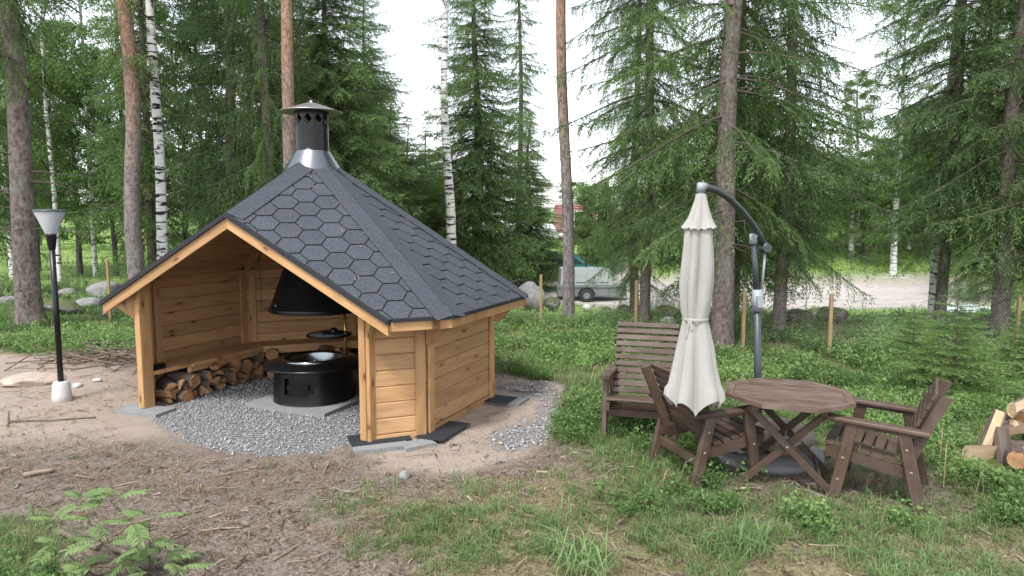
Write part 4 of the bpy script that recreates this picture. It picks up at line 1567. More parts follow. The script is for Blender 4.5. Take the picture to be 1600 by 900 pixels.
def blades(base, dirv, length, width, g):
    """pointed needles and small leaves: one triangle each"""
    side = np.cross(dirv, g.normal(size=(len(base), 3)))
    side /= np.linalg.norm(side, axis=1, keepdims=True) + 1e-9
    mid = base + dirv * (length * .22)[:, None]
    return np.stack([mid + side * (width / 2)[:, None], base + dirv * length[:, None], mid - side * (width / 2)[:, None]], 1)


def tubes_np(P_, R, n=4):
    """P_ (m,k,3) polylines, R (m,k) radii -> verts, quads"""
    m, k = P_.shape[:2]
    t = np.gradient(P_, axis=1); t /= np.linalg.norm(t, axis=2, keepdims=True) + 1e-9
    a = np.cross(t, np.array([.13, .21, .97])); a /= np.linalg.norm(a, axis=2, keepdims=True) + 1e-9
    b = np.cross(t, a)
    an = 2 * pi * np.arange(n) / n
    V = P_[:, :, None, :] + R[:, :, None, None] * (np.cos(an)[None, None, :, None] * a[:, :, None, :] + np.sin(an)[None, None, :, None] * b[:, :, None, :])
    ii = np.arange(m * k * n).reshape(m, k, n)
    F = np.stack([ii[:, :-1, :], np.roll(ii, -1, 2)[:, :-1, :], np.roll(ii, -1, 2)[:, 1:, :], ii[:, 1:, :]], -1).reshape(-1, 4)
    return V.reshape(-1, 3), F


def spruce_branch(g, L, spacing, step, q, hang, slim=1.0):
    """one branch along +x: returns wood verts, wood faces, needle quads, tints"""
    n = 10
    t = np.linspace(0, 1, n)
    ax = np.stack([L * t * (1 - .06 * t * t), L * .05 * np.sin(t * 5 + g.uniform(0, 6)) * t, L * (-.05 * t - .50 * t ** 2 + .33 * t ** 3)], -1)
    wv, wf = tubes_np(ax[None], (.016 * L / 2 * (1 - t) + .003)[None], 4)
    ts = np.arange(.10, 1.0, spacing / L)
    base = []; dr = []; tin = []
    for side in (1, -1):
        for t0 in ts + g.uniform(-.4, .4, len(ts)) * spacing / L:
            if not 0.06 < t0 < .995: continue
            if g.random() < .12: continue
            p0 = np.array([np.interp(t0, t, ax[:, i]) for i in range(3)])
            l = L * (.30 * (1 - t0) ** .75 + .05) * g.uniform(.55, 1.25) * slim
            a = side * g.uniform(.7, 1.25)
            s = np.arange(0, l, step) + step * .3
            h = hang * g.uniform(.5, 1.4)
            d = np.array([cos(a), sin(a), 0])
            pts = p0 + np.outer(s * (1 - .3 * h * s / max(l, .1)), d) + np.outer(-h * (s * .35 + .55 * s * s / max(l, .1)), [0, 0, 1])
            tg = np.gradient(pts, axis=0) if len(pts) > 1 else np.array([d])
            tg = tg / (np.linalg.norm(tg, axis=1, keepdims=True) + 1e-9)
            sd = np.cross(tg, [0, 0, 1.0]); sd /= np.linalg.norm(sd, axis=1, keepdims=True) + 1e-9
            tt = g.normal(0, .10)
            for w_ in (1, -1):
                dv = tg * .75 + sd * w_ * .6 + g.normal(0, .22, (len(pts), 3)) - np.array([0, 0, .10])
                base.append(pts); dr.append(dv / np.linalg.norm(dv, axis=1, keepdims=True))
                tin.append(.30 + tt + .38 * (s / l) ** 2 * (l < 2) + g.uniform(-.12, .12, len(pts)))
    for t0 in np.arange(.1, 1, step / L * .8):        # needles on the branch itself
        p0 = np.array([[np.interp(t0, t, ax[:, i]) for i in range(3)]])
        dv = np.array([[.8, g.uniform(-.7, .7), g.uniform(-.2, .5)]])
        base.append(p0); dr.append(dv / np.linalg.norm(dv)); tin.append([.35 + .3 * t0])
    base = np.concatenate(base); dr = np.concatenate(dr); tin = np.concatenate(tin)
    m = len(base)
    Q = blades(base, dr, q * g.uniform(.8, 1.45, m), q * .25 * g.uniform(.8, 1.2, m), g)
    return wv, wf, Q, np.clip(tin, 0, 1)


def protos(seed, L, spacing, step, q, hang, n=6, slim=1.0):
    g = np.random.default_rng(seed)
    return L, [spruce_branch(g, L, spacing, step, q, hang * g.uniform(.7, 1.3), slim) for _ in range(n)]


def place_branches(pr, items, name, mat, g):
    """items: list of (z, azimuth, length, pitch up, x0) -> crown mesh"""
    L0, br = pr
    VV = []; FQ = []; FT_ = []; TT = []; o = 0
    for (z, az, L, pit, x0) in items:
        wv, wf, Q, tin = br[g.integers(len(br))]
        s = L / L0
        c_, s_ = cos(pit), sin(pit)
        fl = 1 if g.random() < .5 else -1

        def tr(V):
            V = V * s * np.array([1, fl, 1])
            V = np.stack([V[..., 0] * c_ - V[..., 2] * s_ + x0, V[..., 1], V[..., 0] * s_ + V[..., 2] * c_], -1)
            V = rotz(V, az)
            return V + np.array([0, 0, z])
        a = tr(wv); VV.append(a); FQ.append(wf + o); TT.append(np.zeros(len(a))); o += len(a)
        b = tr(Q).reshape(-1, 3); VV.append(b); FT_.append(np.arange(len(b)).reshape(-1, 3) + o)
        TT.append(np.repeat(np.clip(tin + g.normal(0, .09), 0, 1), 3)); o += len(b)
    FQ = np.concatenate(FQ); FT_ = np.concatenate(FT_)
    return np_mesh(name, np.concatenate(VV), [FQ, FT_], [mat, M['twig']], np.concatenate([np.ones(len(FQ)), np.zeros(len(FT_))]), {'tint': np.concatenate(TT)})


def spruce_crown(seed, H, z0, R, pr, per=5, dz=.42, gap=None, dead=True, mat=None, base_len=.8):
    g = np.random.default_rng(seed)
    items = []
    z = z0
    while z < H - .3:
        f = (H - z) / (H - z0)
        Lm = R * f ** .75
        k = per if f > .3 else 4
        if z < z0 + 1.0: Lm *= base_len
        for i in range(k):
            az = 2 * pi * (i + g.uniform(-.35, .35)) / k + z * 2.4
            if gap is not None:
                d = (az - gap + pi) % (2 * pi) - pi
                if abs(d) < .75 and g.random() < .93: continue
            L = max(.35, Lm * g.uniform(.6, 1.15))
            pit = .18 - .42 * f * g.uniform(.3, 1.2) + (.5 * (1 - f) ** 2)
            items.append((z + g.uniform(-.2, .2), az, L, pit, .05 * f))
        z += dz * g.uniform(.75, 1.25) * (.65 + .35 * f)
    for zt, L, n in ((H - .75, .55, 5), (H - .45, .42, 5), (H - .2, .36, 4), (H - .1, .4, 3)):
        for i in range(n): items.append((zt, i * 6.28 / n + zt, L, .35 + .55 * (zt > H - .3), .01))
    return place_branches(pr, items, 'crown', mat or M['spruce'], g)


def trunk_mesh(name, H, r, mat, seed, r_top=.15, flare=.35, seg=26, n=14, wob=.02, stubs=0):
    g = np.random.default_rng(seed)
    z = np.concatenate([[-.25, 0, .12, .3, .6], np.linspace(1.0, H, seg)])
    rr = r * (1 - (1 - r_top) * np.clip(z / H, 0, 1) ** 1.1) * (1 + flare * np.exp(-np.clip(z, 0, 99) / .22))
    ph = g.uniform(0, 6, 4)
    cx = wob * np.sin(z * .6 + ph[0]) * np.clip(z, 0, 4) / 4 * 3; cy = wob * np.sin(z * .5 + ph[1]) * np.clip(z, 0, 4) / 4 * 3
    a = 2 * pi * np.arange(n) / n
    rad = rr[:, None] * (1 + .05 * np.sin(3 * a + ph[2])[None] * np.exp(-np.clip(z, 0, 99) / 1.0)[:, None] + g.normal(0, .018, (len(z), n)))
    V = np.stack([cx[:, None] + rad * np.cos(a), cy[:, None] + rad * np.sin(a), np.repeat(z[:, None], n, 1)], -1)
    ii = np.arange(len(z) * n).reshape(len(z), n)
    F = np.stack([ii[:-1], np.roll(ii, -1, 1)[:-1], np.roll(ii, -1, 1)[1:], ii[1:]], -1).reshape(-1, 4)
    gr = np.stack([np.repeat(z[:, None], n, 1), rad * a, rad * 0], -1).reshape(-1, 3)
    V = V.reshape(-1, 3)
    mats = [mat]; mi = np.zeros(len(F))
    if stubs:
        m = stubs
        zz = g.uniform(.6, min(H * .6, 6.5), m); az = g.uniform(0, 2 * pi, m); L = g.uniform(.25, 1.3, m) * np.where(g.random(m) < .4, 1, .5)
        t = np.linspace(0, 1, 5)
        P_ = np.stack([np.cos(az)[:, None] * (L[:, None] * t + r * .6), np.sin(az)[:, None] * (L[:, None] * t + r * .6), zz[:, None] + L[:, None] * (.1 * t - g.uniform(.1, .6, m)[:, None] * t * t)], -1)
        P_ += g.normal(0, .012, P_.shape)
        tv, tf = tubes_np(P_, np.repeat((.011 * (1 - .8 * t))[None], m, 0), 4)
        F = np.concatenate([F, tf + len(V)]); mi = np.concatenate([mi, np.ones(len(tf))]); V = np.concatenate([V, tv]); gr = np.concatenate([gr, tv]); mats = [mat, M['twig']]
    return np_mesh(name, V, [F], mats, mi, {'grain': gr}, True)


def leafy_crown(seed, H, z0, R, mat, limbs=34, twigs=16, leaves=22, size=.06, droop=.6, up=.55, shape='birch', twigmat=None):
    g = np.random.default_rng(seed)
    z = z0 + (H - z0) * g.random(limbs) ** .85
    z[:2] = H * .93
    f = (z - z0) / (H - z0)
    az = g.uniform(0, 2 * pi, limbs) + np.arange(limbs) * 2.4
    if shape == 'birch': L = R * (.45 + .75 * np.sin(np.clip(f * .9 + .12, 0, 1) * pi)) * g.uniform(.6, 1.15, limbs)
    else: L = R * np.sqrt(np.clip(1 - (f * 1.6 - .75) ** 2, .12, 1)) * g.uniform(.7, 1.1, limbs)
    el = up * g.uniform(.4, 1.4, limbs)
    k = 7; t = np.linspace(0, 1, k)
    d = np.stack([np.cos(az) * np.cos(el), np.sin(az) * np.cos(el), np.sin(el)], -1)
    P_ = np.zeros((limbs, k, 3)); P_[:, :, 2] = z[:, None]
    P_ += d[:, None] * (L[:, None] * t)[:, :, None]
    P_[:, :, 2] -= (droop * .28 * L)[:, None] * t ** 2
    P_ += g.normal(0, .03, P_.shape) * t[None, :, None]
    wv, wf = tubes_np(P_, (.006 + .017 * (L / 2)[:, None] * (1 - t)), 4)
    # twigs
    nt_ = limbs * twigs
    li = np.repeat(np.arange(limbs), twigs); tt = g.uniform(.25, 1.0, nt_) ** .8
    i0 = np.clip((tt * (k - 1)).astype(int), 0, k - 2); fr = tt * (k - 1) - i0
    B = P_[li, i0] * (1 - fr)[:, None] + P_[li, i0 + 1] * fr[:, None]
    a2 = g.uniform(0, 2 * pi, nt_); l2 = L[li] * g.uniform(.18, .42, nt_)
    d2 = d[li] * .6 + np.stack([np.cos(a2), np.sin(a2), g.uniform(-.5, .6, nt_)], -1); d2 /= np.linalg.norm(d2, axis=1, keepdims=True)
    t2 = np.linspace(0, 1, 4)
    T = B[:, None] + d2[:, None] * (l2[:, None] * t2)[:, :, None]
    T[:, :, 2] -= droop * .75 * l2[:, None] * t2 ** 2
    tv, tf = tubes_np(T, np.repeat((.0045 * (1 - .7 * t2))[None], nt_, 0), 3)
    # leaves
    n = nt_ * leaves
    ti = np.repeat(np.arange(nt_), leaves); s = g.uniform(.1, 1.08, n)
    p = B[ti] + d2[ti] * (l2[ti] * s)[:, None]; p[:, 2] -= droop * .75 * l2[ti] * s * s
    p += g.normal(0, size * .9, (n, 3))
    dv = g.normal(size=(n, 3)) + np.array([0, 0, -.7]); dv /= np.linalg.norm(dv, axis=1, keepdims=True)
    Q = blades(p, dv, size * g.uniform(.8, 1.4, n), size * .8 * g.uniform(.8, 1.2, n), g)
    tin = np.clip(.45 + g.normal(0, .13, n) + g.normal(0, .14, nt_)[ti] + g.normal(0, .08, limbs)[li[ti]], 0, 1)
    V = np.concatenate([wv, tv, Q.reshape(-1, 3)])
    o1 = len(wv); o2 = o1 + len(tv)
    F = np.concatenate([wf, (tf + o1)]); F3 = np.arange(n * 3).reshape(-1, 3) + o2
    mi = np.concatenate([np.ones(len(wf) + len(tf)), np.zeros(n)])
    return np_mesh('crown', V, [F, F3], [mat, twigmat or M['twig']], mi, {'tint': np.concatenate([np.zeros(o2), np.repeat(tin, 3)])})


PR_near = protos(1, 2.2, .078, .033, .066, .85)
PR_hang = protos(2, 2.0, .082, .037, .07, 1.5)
PR_mid = protos(3, 2.2, .12, .060, .13, 1.0)
PR_far = protos(4, 2.4, .26, .16, .27, .7, 5)
PR_sap = protos(5, .8, .040, .020, .042, .22, 5, 1.35)

CR = {
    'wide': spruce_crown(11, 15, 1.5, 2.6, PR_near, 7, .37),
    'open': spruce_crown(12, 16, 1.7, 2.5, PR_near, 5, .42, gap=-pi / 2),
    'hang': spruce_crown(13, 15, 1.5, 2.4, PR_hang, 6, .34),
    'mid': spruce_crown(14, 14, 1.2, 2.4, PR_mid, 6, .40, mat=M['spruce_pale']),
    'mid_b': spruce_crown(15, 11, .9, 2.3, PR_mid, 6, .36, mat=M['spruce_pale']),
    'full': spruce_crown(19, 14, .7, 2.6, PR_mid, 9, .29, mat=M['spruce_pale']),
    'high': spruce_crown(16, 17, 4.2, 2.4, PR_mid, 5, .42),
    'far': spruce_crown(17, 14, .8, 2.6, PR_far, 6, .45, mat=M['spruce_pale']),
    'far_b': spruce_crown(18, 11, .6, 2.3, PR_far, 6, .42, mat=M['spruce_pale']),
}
TK = {
    'spruce': trunk_mesh('trunk', 16, .15, M['bark_spruce'], 1, .12, .45, stubs=46),
    'pine': trunk_mesh('trunk', 17, .15, M['bark_pine'], 2, .45, .22, wob=.03),
    'birch': trunk_mesh('trunk', 14, .11, M['bark_birch'], 3, .25, .3, wob=.018),
    'grey': trunk_mesh('trunk', 8, .09, M['bark_grey'], 4, .2, .3, wob=.05),
}
CR['pine'] = leafy_crown(21, 18, 11, 2.2, M['pineleaf'], 26, 14, 18, .14, .15, .4)
CR['birch'] = leafy_crown(22, 15, 3.2, 2.3, M['birchleaf'], 54, 18, 26, .062, .9, .75)
CR['birch_high'] = leafy_crown(23, 15, 4.6, 1.8, M['birchleaf'], 40, 16, 22, .055, 1.0, .6)
CR['birch_low'] = leafy_crown(24, 12, 1.6, 2.0, M['birchleaf'], 52, 18, 24, .075, .9, .75)
CR['broad'] = leafy_crown(25, 8.5, 1.0, 2.6, M['broadleaf'], 60, 20, 24, .085, .4, .55, 'round')
CR['broad_far'] = leafy_crown(26, 9, .8, 2.8, M['broadleaf'], 50, 16, 18, .15, .4, .55, 'round')
CR['willow'] = leafy_crown(27, 3.6, .15, 1.7, M['willow'], 70, 22, 30, .06, .4, .7, 'round')

NEXT = [0]


CH = {'wide': 15, 'open': 16, 'hang': 15, 'mid': 14, 'full': 14, 'mid_b': 11, 'high': 17, 'far': 14, 'far_b': 11, 'birch_low': 12, 'broad': 8.5, 'broad_far': 9}
THH = {'spruce': 16.0, 'pine': 17.0, 'birch': 14.0, 'grey': 8.0}


def tree(kind, crown, p, r=None, lean=(0, 0), label='', group=None, rz=None, cs=1.0, hs_=1.0, name=None, cat='tree', lift=0.0):
    """trunk radius r at the foot; cs scales the crown sideways, hs_ upwards"""
    nm = name or {'spruce': 'spruce_tree', 'pine': 'pine_tree', 'birch': 'birch_tree', 'grey': 'broadleaf_tree'}[kind]
    NEXT[0] += 1
    t = thing(nm, label, cat, (p[0], p[1], float(hz(p[0], p[1])) - .02), 0, group)
    t.rotation_euler = (lean[1], lean[0], random.uniform(0, 6.28) if rz is None else rz)
    if abs(lean[0]) + abs(lean[1]) > 0:
        t.rotation_mode = 'XYZ'; t.rotation_euler = (lean[1], lean[0], 0)
    base_r = {'spruce': .15, 'pine': .15, 'birch': .11, 'grey': .09}[kind]
    k = (r or base_r) / base_r
    az = (random.uniform(0, 6.28) if rz is None else rz) if abs(lean[0]) + abs(lean[1]) > 0 else 0
    o = link('trunk', TK[kind], t); ht = CH.get(crown, THH[kind]) * (.955 if kind == 'spruce' else .9 if kind == 'grey' else 1.0) / THH[kind]
    o.scale = (k, k, hs_ * ht + lift / THH[kind]); o.rotation_euler = (0, 0, az)
    if crown:
        c = link('crown', CR[crown], t); c.scale = (cs, cs, hs_); c.rotation_euler = (0, 0, az); c.location = (0, 0, lift)
    return t


def px_r(p, wpx): return wpx / FPX * p[1] / 2


# the near trees, left to right; (kind, crown, u, v foot, trunk px, lean, crown scale, height scale, label)
NT_ = [
    ('spruce', 'high', 48, 512, 36, (-.014, 0), .55, 1.2, 'thick grey trunk at the left edge behind the lamp'),
    ('spruce', 'hang', -20, 468, 26, (0, 0), .7, 1.1, 'drooping spruce at the left edge beyond the fence'),
    ('pine', 'pine', 219, 478, 25, (-.017, 0), 1, 1, 'orange topped pine trunk left of the hut roof'),
    ('spruce', 'mid', 241, 455, 15, (.0, 0), .92, 1.1, 'dark spruce just behind the left birch trunk'),
    ('birch', 'birch_high', 256, 470, 17, (.012, 0), 1, 1.1, 'white birch with black marks left of the hut roof'),
    ('spruce', 'hang', 372, 462, 20, (0, 0), 1.0, 1.1, 'spruce with hanging twigs behind the hut ridge'),
    ('spruce', 'hang', 430, 466, 19, (-.01, 0), .8, 1.1, 'second hanging spruce between the ridge and the chimney'),
    ('pine', 'pine', 459, 472, 21, (.002, 0), 1, 1, 'bare pine trunk directly behind the chimney'),
    ('spruce', 'full', 523, 460, 15, (-.004, 0), 1.12, 1.05, 'full green spruce to the right of the chimney'),
    ('birch', 'birch_high', 705, 470, 17, (-.012, 0), .8, 1.05, 'leaning birch trunk right of the chimney gap'),
    ('spruce', 'full', 747, 462, 18, (-.003, 0), 1.25, 1.25, 'straight spruce beside the leaning birch'),
    ('spruce', 'full', 826, 454, 14, (0, 0), .95, .60, 'shorter bushy spruce left of the orange pine'),
    ('pine', 'pine', 888, 502, 18.5, (-.018, .0), 1, 1, 'slender orange pine standing alone right of the hut'),
    ('spruce', 'wide', 1007, 508, 17, (.002, 0), .86, 1.08, 'spruce behind the armchair, right one of the twin trunks'),
    ('spruce', 'hang', 990, 498, 15, (-.004, 0), .85, 1.0, 'spruce behind the armchair, left one of the twin trunks'),
    ('spruce', 'open', 1127, 552, 34, (.012, 0), 1.0, 1.1, 'thick trunked tall spruce behind the parasol'),
    ('spruce', 'hang', 1216, 524, 20, (.006, 0), .88, 1.0, 'spruce right of the parasol pole by the rock pile'),
    ('spruce', 'mid', 1148, 512, 13, (.0, 0), .8, 1.0, 'thin spruce close behind the thick spruce trunk'),
    ('birch', 'birch_high', 1456, 508, 14, (.012, 0), .8, 1.0, 'pale thin trunk, left one of the pair behind the sapling'),
    ('spruce', 'wide', 1467, 512, 17, (.014, 0), .84, 1.0, 'spruce, right one of the pair behind the sapling'),
    ('spruce', 'open', 1560, 528, 26, (.008, 0), .95, 1.0, 'grey trunked spruce near the right edge'),
    ('spruce', 'wide', 1668, 535, 24, (.008, 0), 1.0, 1.0, 'wide spruce cut by the right edge of the picture'),
]
for (kd, cr, u, v, wp, lean, cs, hs_, lb) in NT_:
    lift = {1007: .2, 990: .15, 1127: .5, 1216: .25, 1467: .5, 1560: .4}.get(u, 0)
    p = G(u, v)
    rz = random.uniform(0, 6.28)
    if cr == 'open': rz = 0.0 if u > 1000 else .25
    tree(kd, cr, p, px_r(p, wp) / (1.0 if kd != 'spruce' else 1.02), lean, lb, None, rz, cs, hs_, lift=lift)

# farther trees
FT = [
    # left: light birches and broad-leaved trees before the meadow
    ('birch', 'birch_low', 93, 440, 8, 'thin white birch left of the lamp shade', 1.0, 1.1), ('birch', 'birch_low', 20, 440, 8, 'thin birch at the left edge beyond the lamp', 1.1, 1.1),
    ('birch', 'birch', 150, 432, 7, 'birch seen between the lamp and the orange topped pine', 1.1, 1.1), ('grey', 'broad', 125, 428, 9, 'leafy tree right of the lamp shade before the meadow', .9, 1.0), ('grey', 'broad', 182, 430, 8, 'leafy tree close left of the orange topped pine', .8, .9),
    ('birch', 'birch_low', -40, 436, 8, 'birch at the very left edge behind the thick trunk', 1.1, 1.2), ('grey', 'broad', 60, 424, 9, 'leafy tree seen directly behind the lamp shade', 1, 1.1), ('birch', 'birch', 205, 428, 9, 'birch behind the orange topped pine', 1.0, 1.1),
    ('grey', 'broad', 290, 440, 10, 'leafy tree between white birch and the hut ridge', 1.0, 1.0), ('birch', 'birch_low', 320, 438, 9, 'birch behind the left slope of the hut roof', 1, 1), ('grey', 'broad', 400, 436, 9, 'leafy tree behind the drooping spruces at the hut ridge', 1, 1.1),
    ('spruce', 'full', 578, 438, 11, 'full spruce right of the chimney, second row', 1.1, .84), ('spruce', 'full', 615, 430, 10, 'spruce whose pointed top stands against the sky gap', .95, .56), ('spruce', 'full', 668, 428, 8, 'short spruce left of the leaning birch', .85, .50),
    ('spruce', 'high', 812, 442, 11, 'tall spruce close behind the shorter bushy one', .95, 1.25),
    ('spruce', 'full', 590, 425, 9, 'pale spruce behind the pointed one in the sky gap', .95, .62), ('spruce', 'full', 640, 423, 9, 'spruce between the sky gap spruce and the short one', .9, .50),
    ('grey', 'broad', 545, 424, 9, 'leafy tree peeping out behind the full spruce by the chimney', 1.0, .9), ('grey', 'broad', 480, 426, 9, 'leafy tree behind the chimney pine', 1.0, 1.0), ('grey', 'broad', 655, 420, 8, 'leafy tree behind the short spruces right of the chimney', .9, .62),
    ('spruce', 'full', 700, 424, 9, 'spruce right behind the foot of the leaning birch', .85, .52), 
    ('grey', 'broad', 690, 440, 8, 'small leafy tree at the foot of the leaning birch', .6, .55), ('spruce', 'mid', 470, 430, 9, 'spruce far behind the chimney', 1.0, 1.0),
    ('birch', 'birch', 1395, 430, 10, 'light green birch left of the paired trunks', 1.15, .95), ('grey', 'broad', 1352, 402, 9, 'low leafy tree behind the two globe lamp', 1.2, .62), ('birch', 'birch_low', 1330, 400, 8, 'birch standing in the sky gap right of the big spruce', .9, .8),
    ('grey', 'broad', 1440, 400, 9, 'leafy tree behind the paired trunks', 1.3, .9), ('grey', 'broad', 1500, 404, 9, 'leafy tree right of the paired trunks beyond the yard', 1.3, 1.0), ('birch', 'birch_low', 1535, 420, 9, 'birch left of the grey trunked spruce', 1.2, 1.2), ('birch', 'birch', 1590, 420, 9, 'birch at the right edge behind the grey trunked spruce', 1.2, 1.2),
    ('grey', 'broad', 1250, 400, 9, 'leafy tree beyond the yard, right of the parasol', 1.2, .62), ('grey', 'broad', 1180, 402, 9, 'leafy tree beyond the yard, behind the parasol pole', 1.2, .62), ('grey', 'broad', 1090, 410, 9, 'leafy tree beyond the yard, behind the parasol cloth', 1.2, .6), ('grey', 'broad', 1650, 410, 9, 'leafy tree past the right edge beyond the yard', 1.3, 1.2),
    ('spruce', 'mid', 1610, 470, 12, 'spruce at the right edge behind the fence end', 1.0, 1.1), ('spruce', 'mid', 1520, 470, 12, 'spruce between the paired trunks and the grey trunk', .9, 1.1),
]
LF = {'birch': 'slender white birch among the trees beyond the fence', 'grey': 'leafy green tree beyond the fence and yard', 'spruce': 'spruce standing in the second row of trees'}
for (kd, cr, u, v, wp, lb, cs, hs_) in FT:
    p = G(u, v)
    tree(kd, cr, p, px_r(p, wp), (0, 0), lb or LF[kd], None if lb else {'birch': 'birches beyond the fence', 'grey': 'leafy trees beyond the fence', 'spruce': 'second row spruces'}[kd], None, cs, hs_)

# the far wood that closes the view
gF = np.random.default_rng(77)
far_spots = []
for i in range(140):
    Y = gF.uniform(46, 95); th_ = gF.uniform(-.95, .95)
    far_spots.append((Y * tan(th_) * .9, Y))
for (x_, y_) in far_spots:
    u_ = 800 + FPX * x_ / y_
    if 680 < u_ < 985 and y_ < 72: continue
    if -200 < u_ < 700 and y_ < 50: continue
    hs_ = gF.uniform(.7, 1.05)
    if 560 < u_ < 1010: hs_ *= .5
    if 1250 < u_ < 1370: hs_ *= .62
    kd = 'spruce' if gF.random() < (.06 if u_ < 420 else .4) else 'grey'
    if u_ < 330 and gF.random() < .35: continue
    tree(kd, gF.choice(['far', 'far_b']) if kd == 'spruce' else 'broad_far', (x_, y_), .14, (0, 0),
         'far spruce in the wood that closes the view' if kd == 'spruce' else 'far leafy tree in the wood that closes the view',
         'far spruces' if kd == 'spruce' else 'far leafy trees', None, gF.uniform(.9, 1.3), hs_ * (1 if kd == 'spruce' else 1.2))
# undergrowth bushes behind the hut and at the meadow edge
# pale round bush by the house
p = G(935, 405)
b_ = thing('round_bush', 'pale green rounded bush in front of the white house', 'bush', (p[0], 36, float(hz(p[0], 36)))); b_.scale = (1.0, 1.0, 1.15)
b_.location.x = 36 * (930 - 800) / FPX
c = link('crown', CR['willow'], b_)
# young spruce on the right
p = G(1487, 628)
g = np.random.default_rng(31)
items = []
Hs = 1.15
for z in np.arange(.12, Hs - .04, .085):
    f = 1 - z / Hs
    for i in range(6):
        items.append((z + g.uniform(-.03, .03), 2 * pi * (i + g.uniform(-.3, .3)) / 6 + z * 17, max(.12, (.78 * f ** .8) * g.uniform(.75, 1.15)), .45 - .25 * f, .008))
for i in range(3): items.append((Hs - .06, i * 2.1, .14, 1.1, 0))
Hs_ = 1
t = thing('young_spruce', 'small bright green spruce sapling growing behind the right armchair', 'spruce sapling', (p[0], p[1], p[2] - .02))
link('crown', place_branches(PR_sap, items, 'crown', M['sapling'], g), t); t.scale = (1.15, 1.15, 1.12)
b = MB(); b.tube([(0, 0, -.05), (0.01, 0, .5), (0, .01, Hs + .03)], [.02, .012, .003], 8); b.obj('trunk', [M['twig']], t)
b2 = copy_tree(t); b2['label'] = 'smaller spruce sapling behind and left of the bright one by the right fence'; b2.location = G(1425, 575); b2.scale = (.8, .8, .75); b2.rotation_euler = (0, 0, 1.3)
b2 = copy_tree(t); b2['label'] = 'spruce sapling at the right edge beyond the log pile'; b2.location = G(1600, 600); b2.scale = (1, 1, .85); b2.rotation_euler = (0, 0, 2.3)

# ------------------------------------------------------------------ house, trailer, car and lamps beyond the fence
M['render'] = flat('white_rendered_wall', (.72, .71, .69), .9, 0, .05, 6, .1, .2)
M['rooftile'] = flat('red_roof_tile', (.22, .105, .095), .85, 0, .2, 12, .2, .2)
M['fasc'] = flat('white_roof_trim', (.78, .78, .76), .6)
M['car'] = flat('teal_car_paint', (.012, .13, .125), .25, .2, .05, 3, 0)
M['tyre'] = flat('black_tyre', (.018, .018, .018), .8)
M['galv'] = flat('galvanised_trailer_side', (.19, .21, .205), .5, .3, .15, 6, .02)
M['hoodp'] = flat('pale_grey_trailer_hood', (.27, .30, .285), .5, .1, .06, 5, .02)
M['globe'] = flat('white_globe_glass', (.85, .85, .84), .3, 0, .02)
M['white_paint'] = flat('white_painted_metal', (.75, .75, .73), .5, 0, .05)
M['tarp'] = flat('pale_blue_sheet', (.40, .44, .46), .7, 0, .1)
HY = 46.0
hb = float(hz(8, HY))
X_ = lambda u, Y: (u - 800) / FPX * Y
Zv = lambda v, Y: at(800, v, Y)[2]
house = thing('white_house', 'white house with a red tiled roof beyond the yard', 'house', (X_(870, HY), HY, hb), 0)
bx = lambda name, u0, u1, z0, z1, Y0, Y1, mat, par=house, org=None: MB().box(((X_(u0, HY) + X_(u1, HY)) / 2 - house.location.x, (Y0 + Y1) / 2 - HY, (z0 + z1) / 2), (X_(u1, HY) - X_(u0, HY), Y1 - Y0, z1 - z0)).obj(name, [M[mat]], par)
zw = Zv(385, HY) - hb - .0
ztop = Zv(372, HY) - hb
w1 = bx('wall', 880, 965, 0, ztop, HY, HY + 8, 'render')
w2 = bx('wall', 700, 778, 0, ztop, HY + 2.5, HY + 8, 'render')
for u in (724, 780, 845): bx('carport_post', u - 2.4, u + 2.4, 0, ztop, HY - .1, HY + .12, 'white_paint')
bx('roof_trim', 692, 884, ztop, ztop + .34, HY - .4, HY + .0, 'fasc')
zr = Zv(318, HY) - hb
ex0, ex1 = X_(872, HY) - house.location.x, X_(975, HY) - house.location.x
rm = MB(); rm.prism([(ex0, -.6, ztop + .02), (ex0, 4.0, zr), (ex0, 8.6, ztop + .02)], (ex1 - ex0, 0, 0)); roof = rm.obj('roof', [M['rooftile']], house)
cx0 = X_(692, HY) - house.location.x
rm = MB(); rm.prism([(cx0, -.02, ztop + .36), (cx0, 8.4, ztop + 1.1), (cx0, 8.4, ztop + .3), (cx0, -.02, ztop + .3)], (ex0 - cx0 - .02, 0, 0)); rm.obj('carport_roof', [M['fasc']], house)
tl = MB()
for j in range(14):
    f0 = j / 14; f1 = (j + 1) / 14
    ya, za = -.6 + 4.6 * f0, ztop + .02 + (zr - ztop - .02) * f0; yb_, zb_ = -.6 + 4.6 * f1, ztop + .02 + (zr - ztop - .02) * f1
    tl.prism([(ex0, ya - .02, za + .07), (ex0, yb_, zb_ + .015), (ex0, yb_, zb_ - .01), (ex0, ya, za + .005)], (ex1 - ex0, 0, 0))
stuff(tl.obj('tile_course', [M['rooftile']], roof))
for u in (905, 940):
    f = bx('window', u - 9, u + 9, .95, 2.05, HY - .05, HY + .04, 'white_paint')
    bx('pane', u - 7.5, u + 7.5, 1.03, 1.97, HY - .07, HY - .04, 'glass', f)

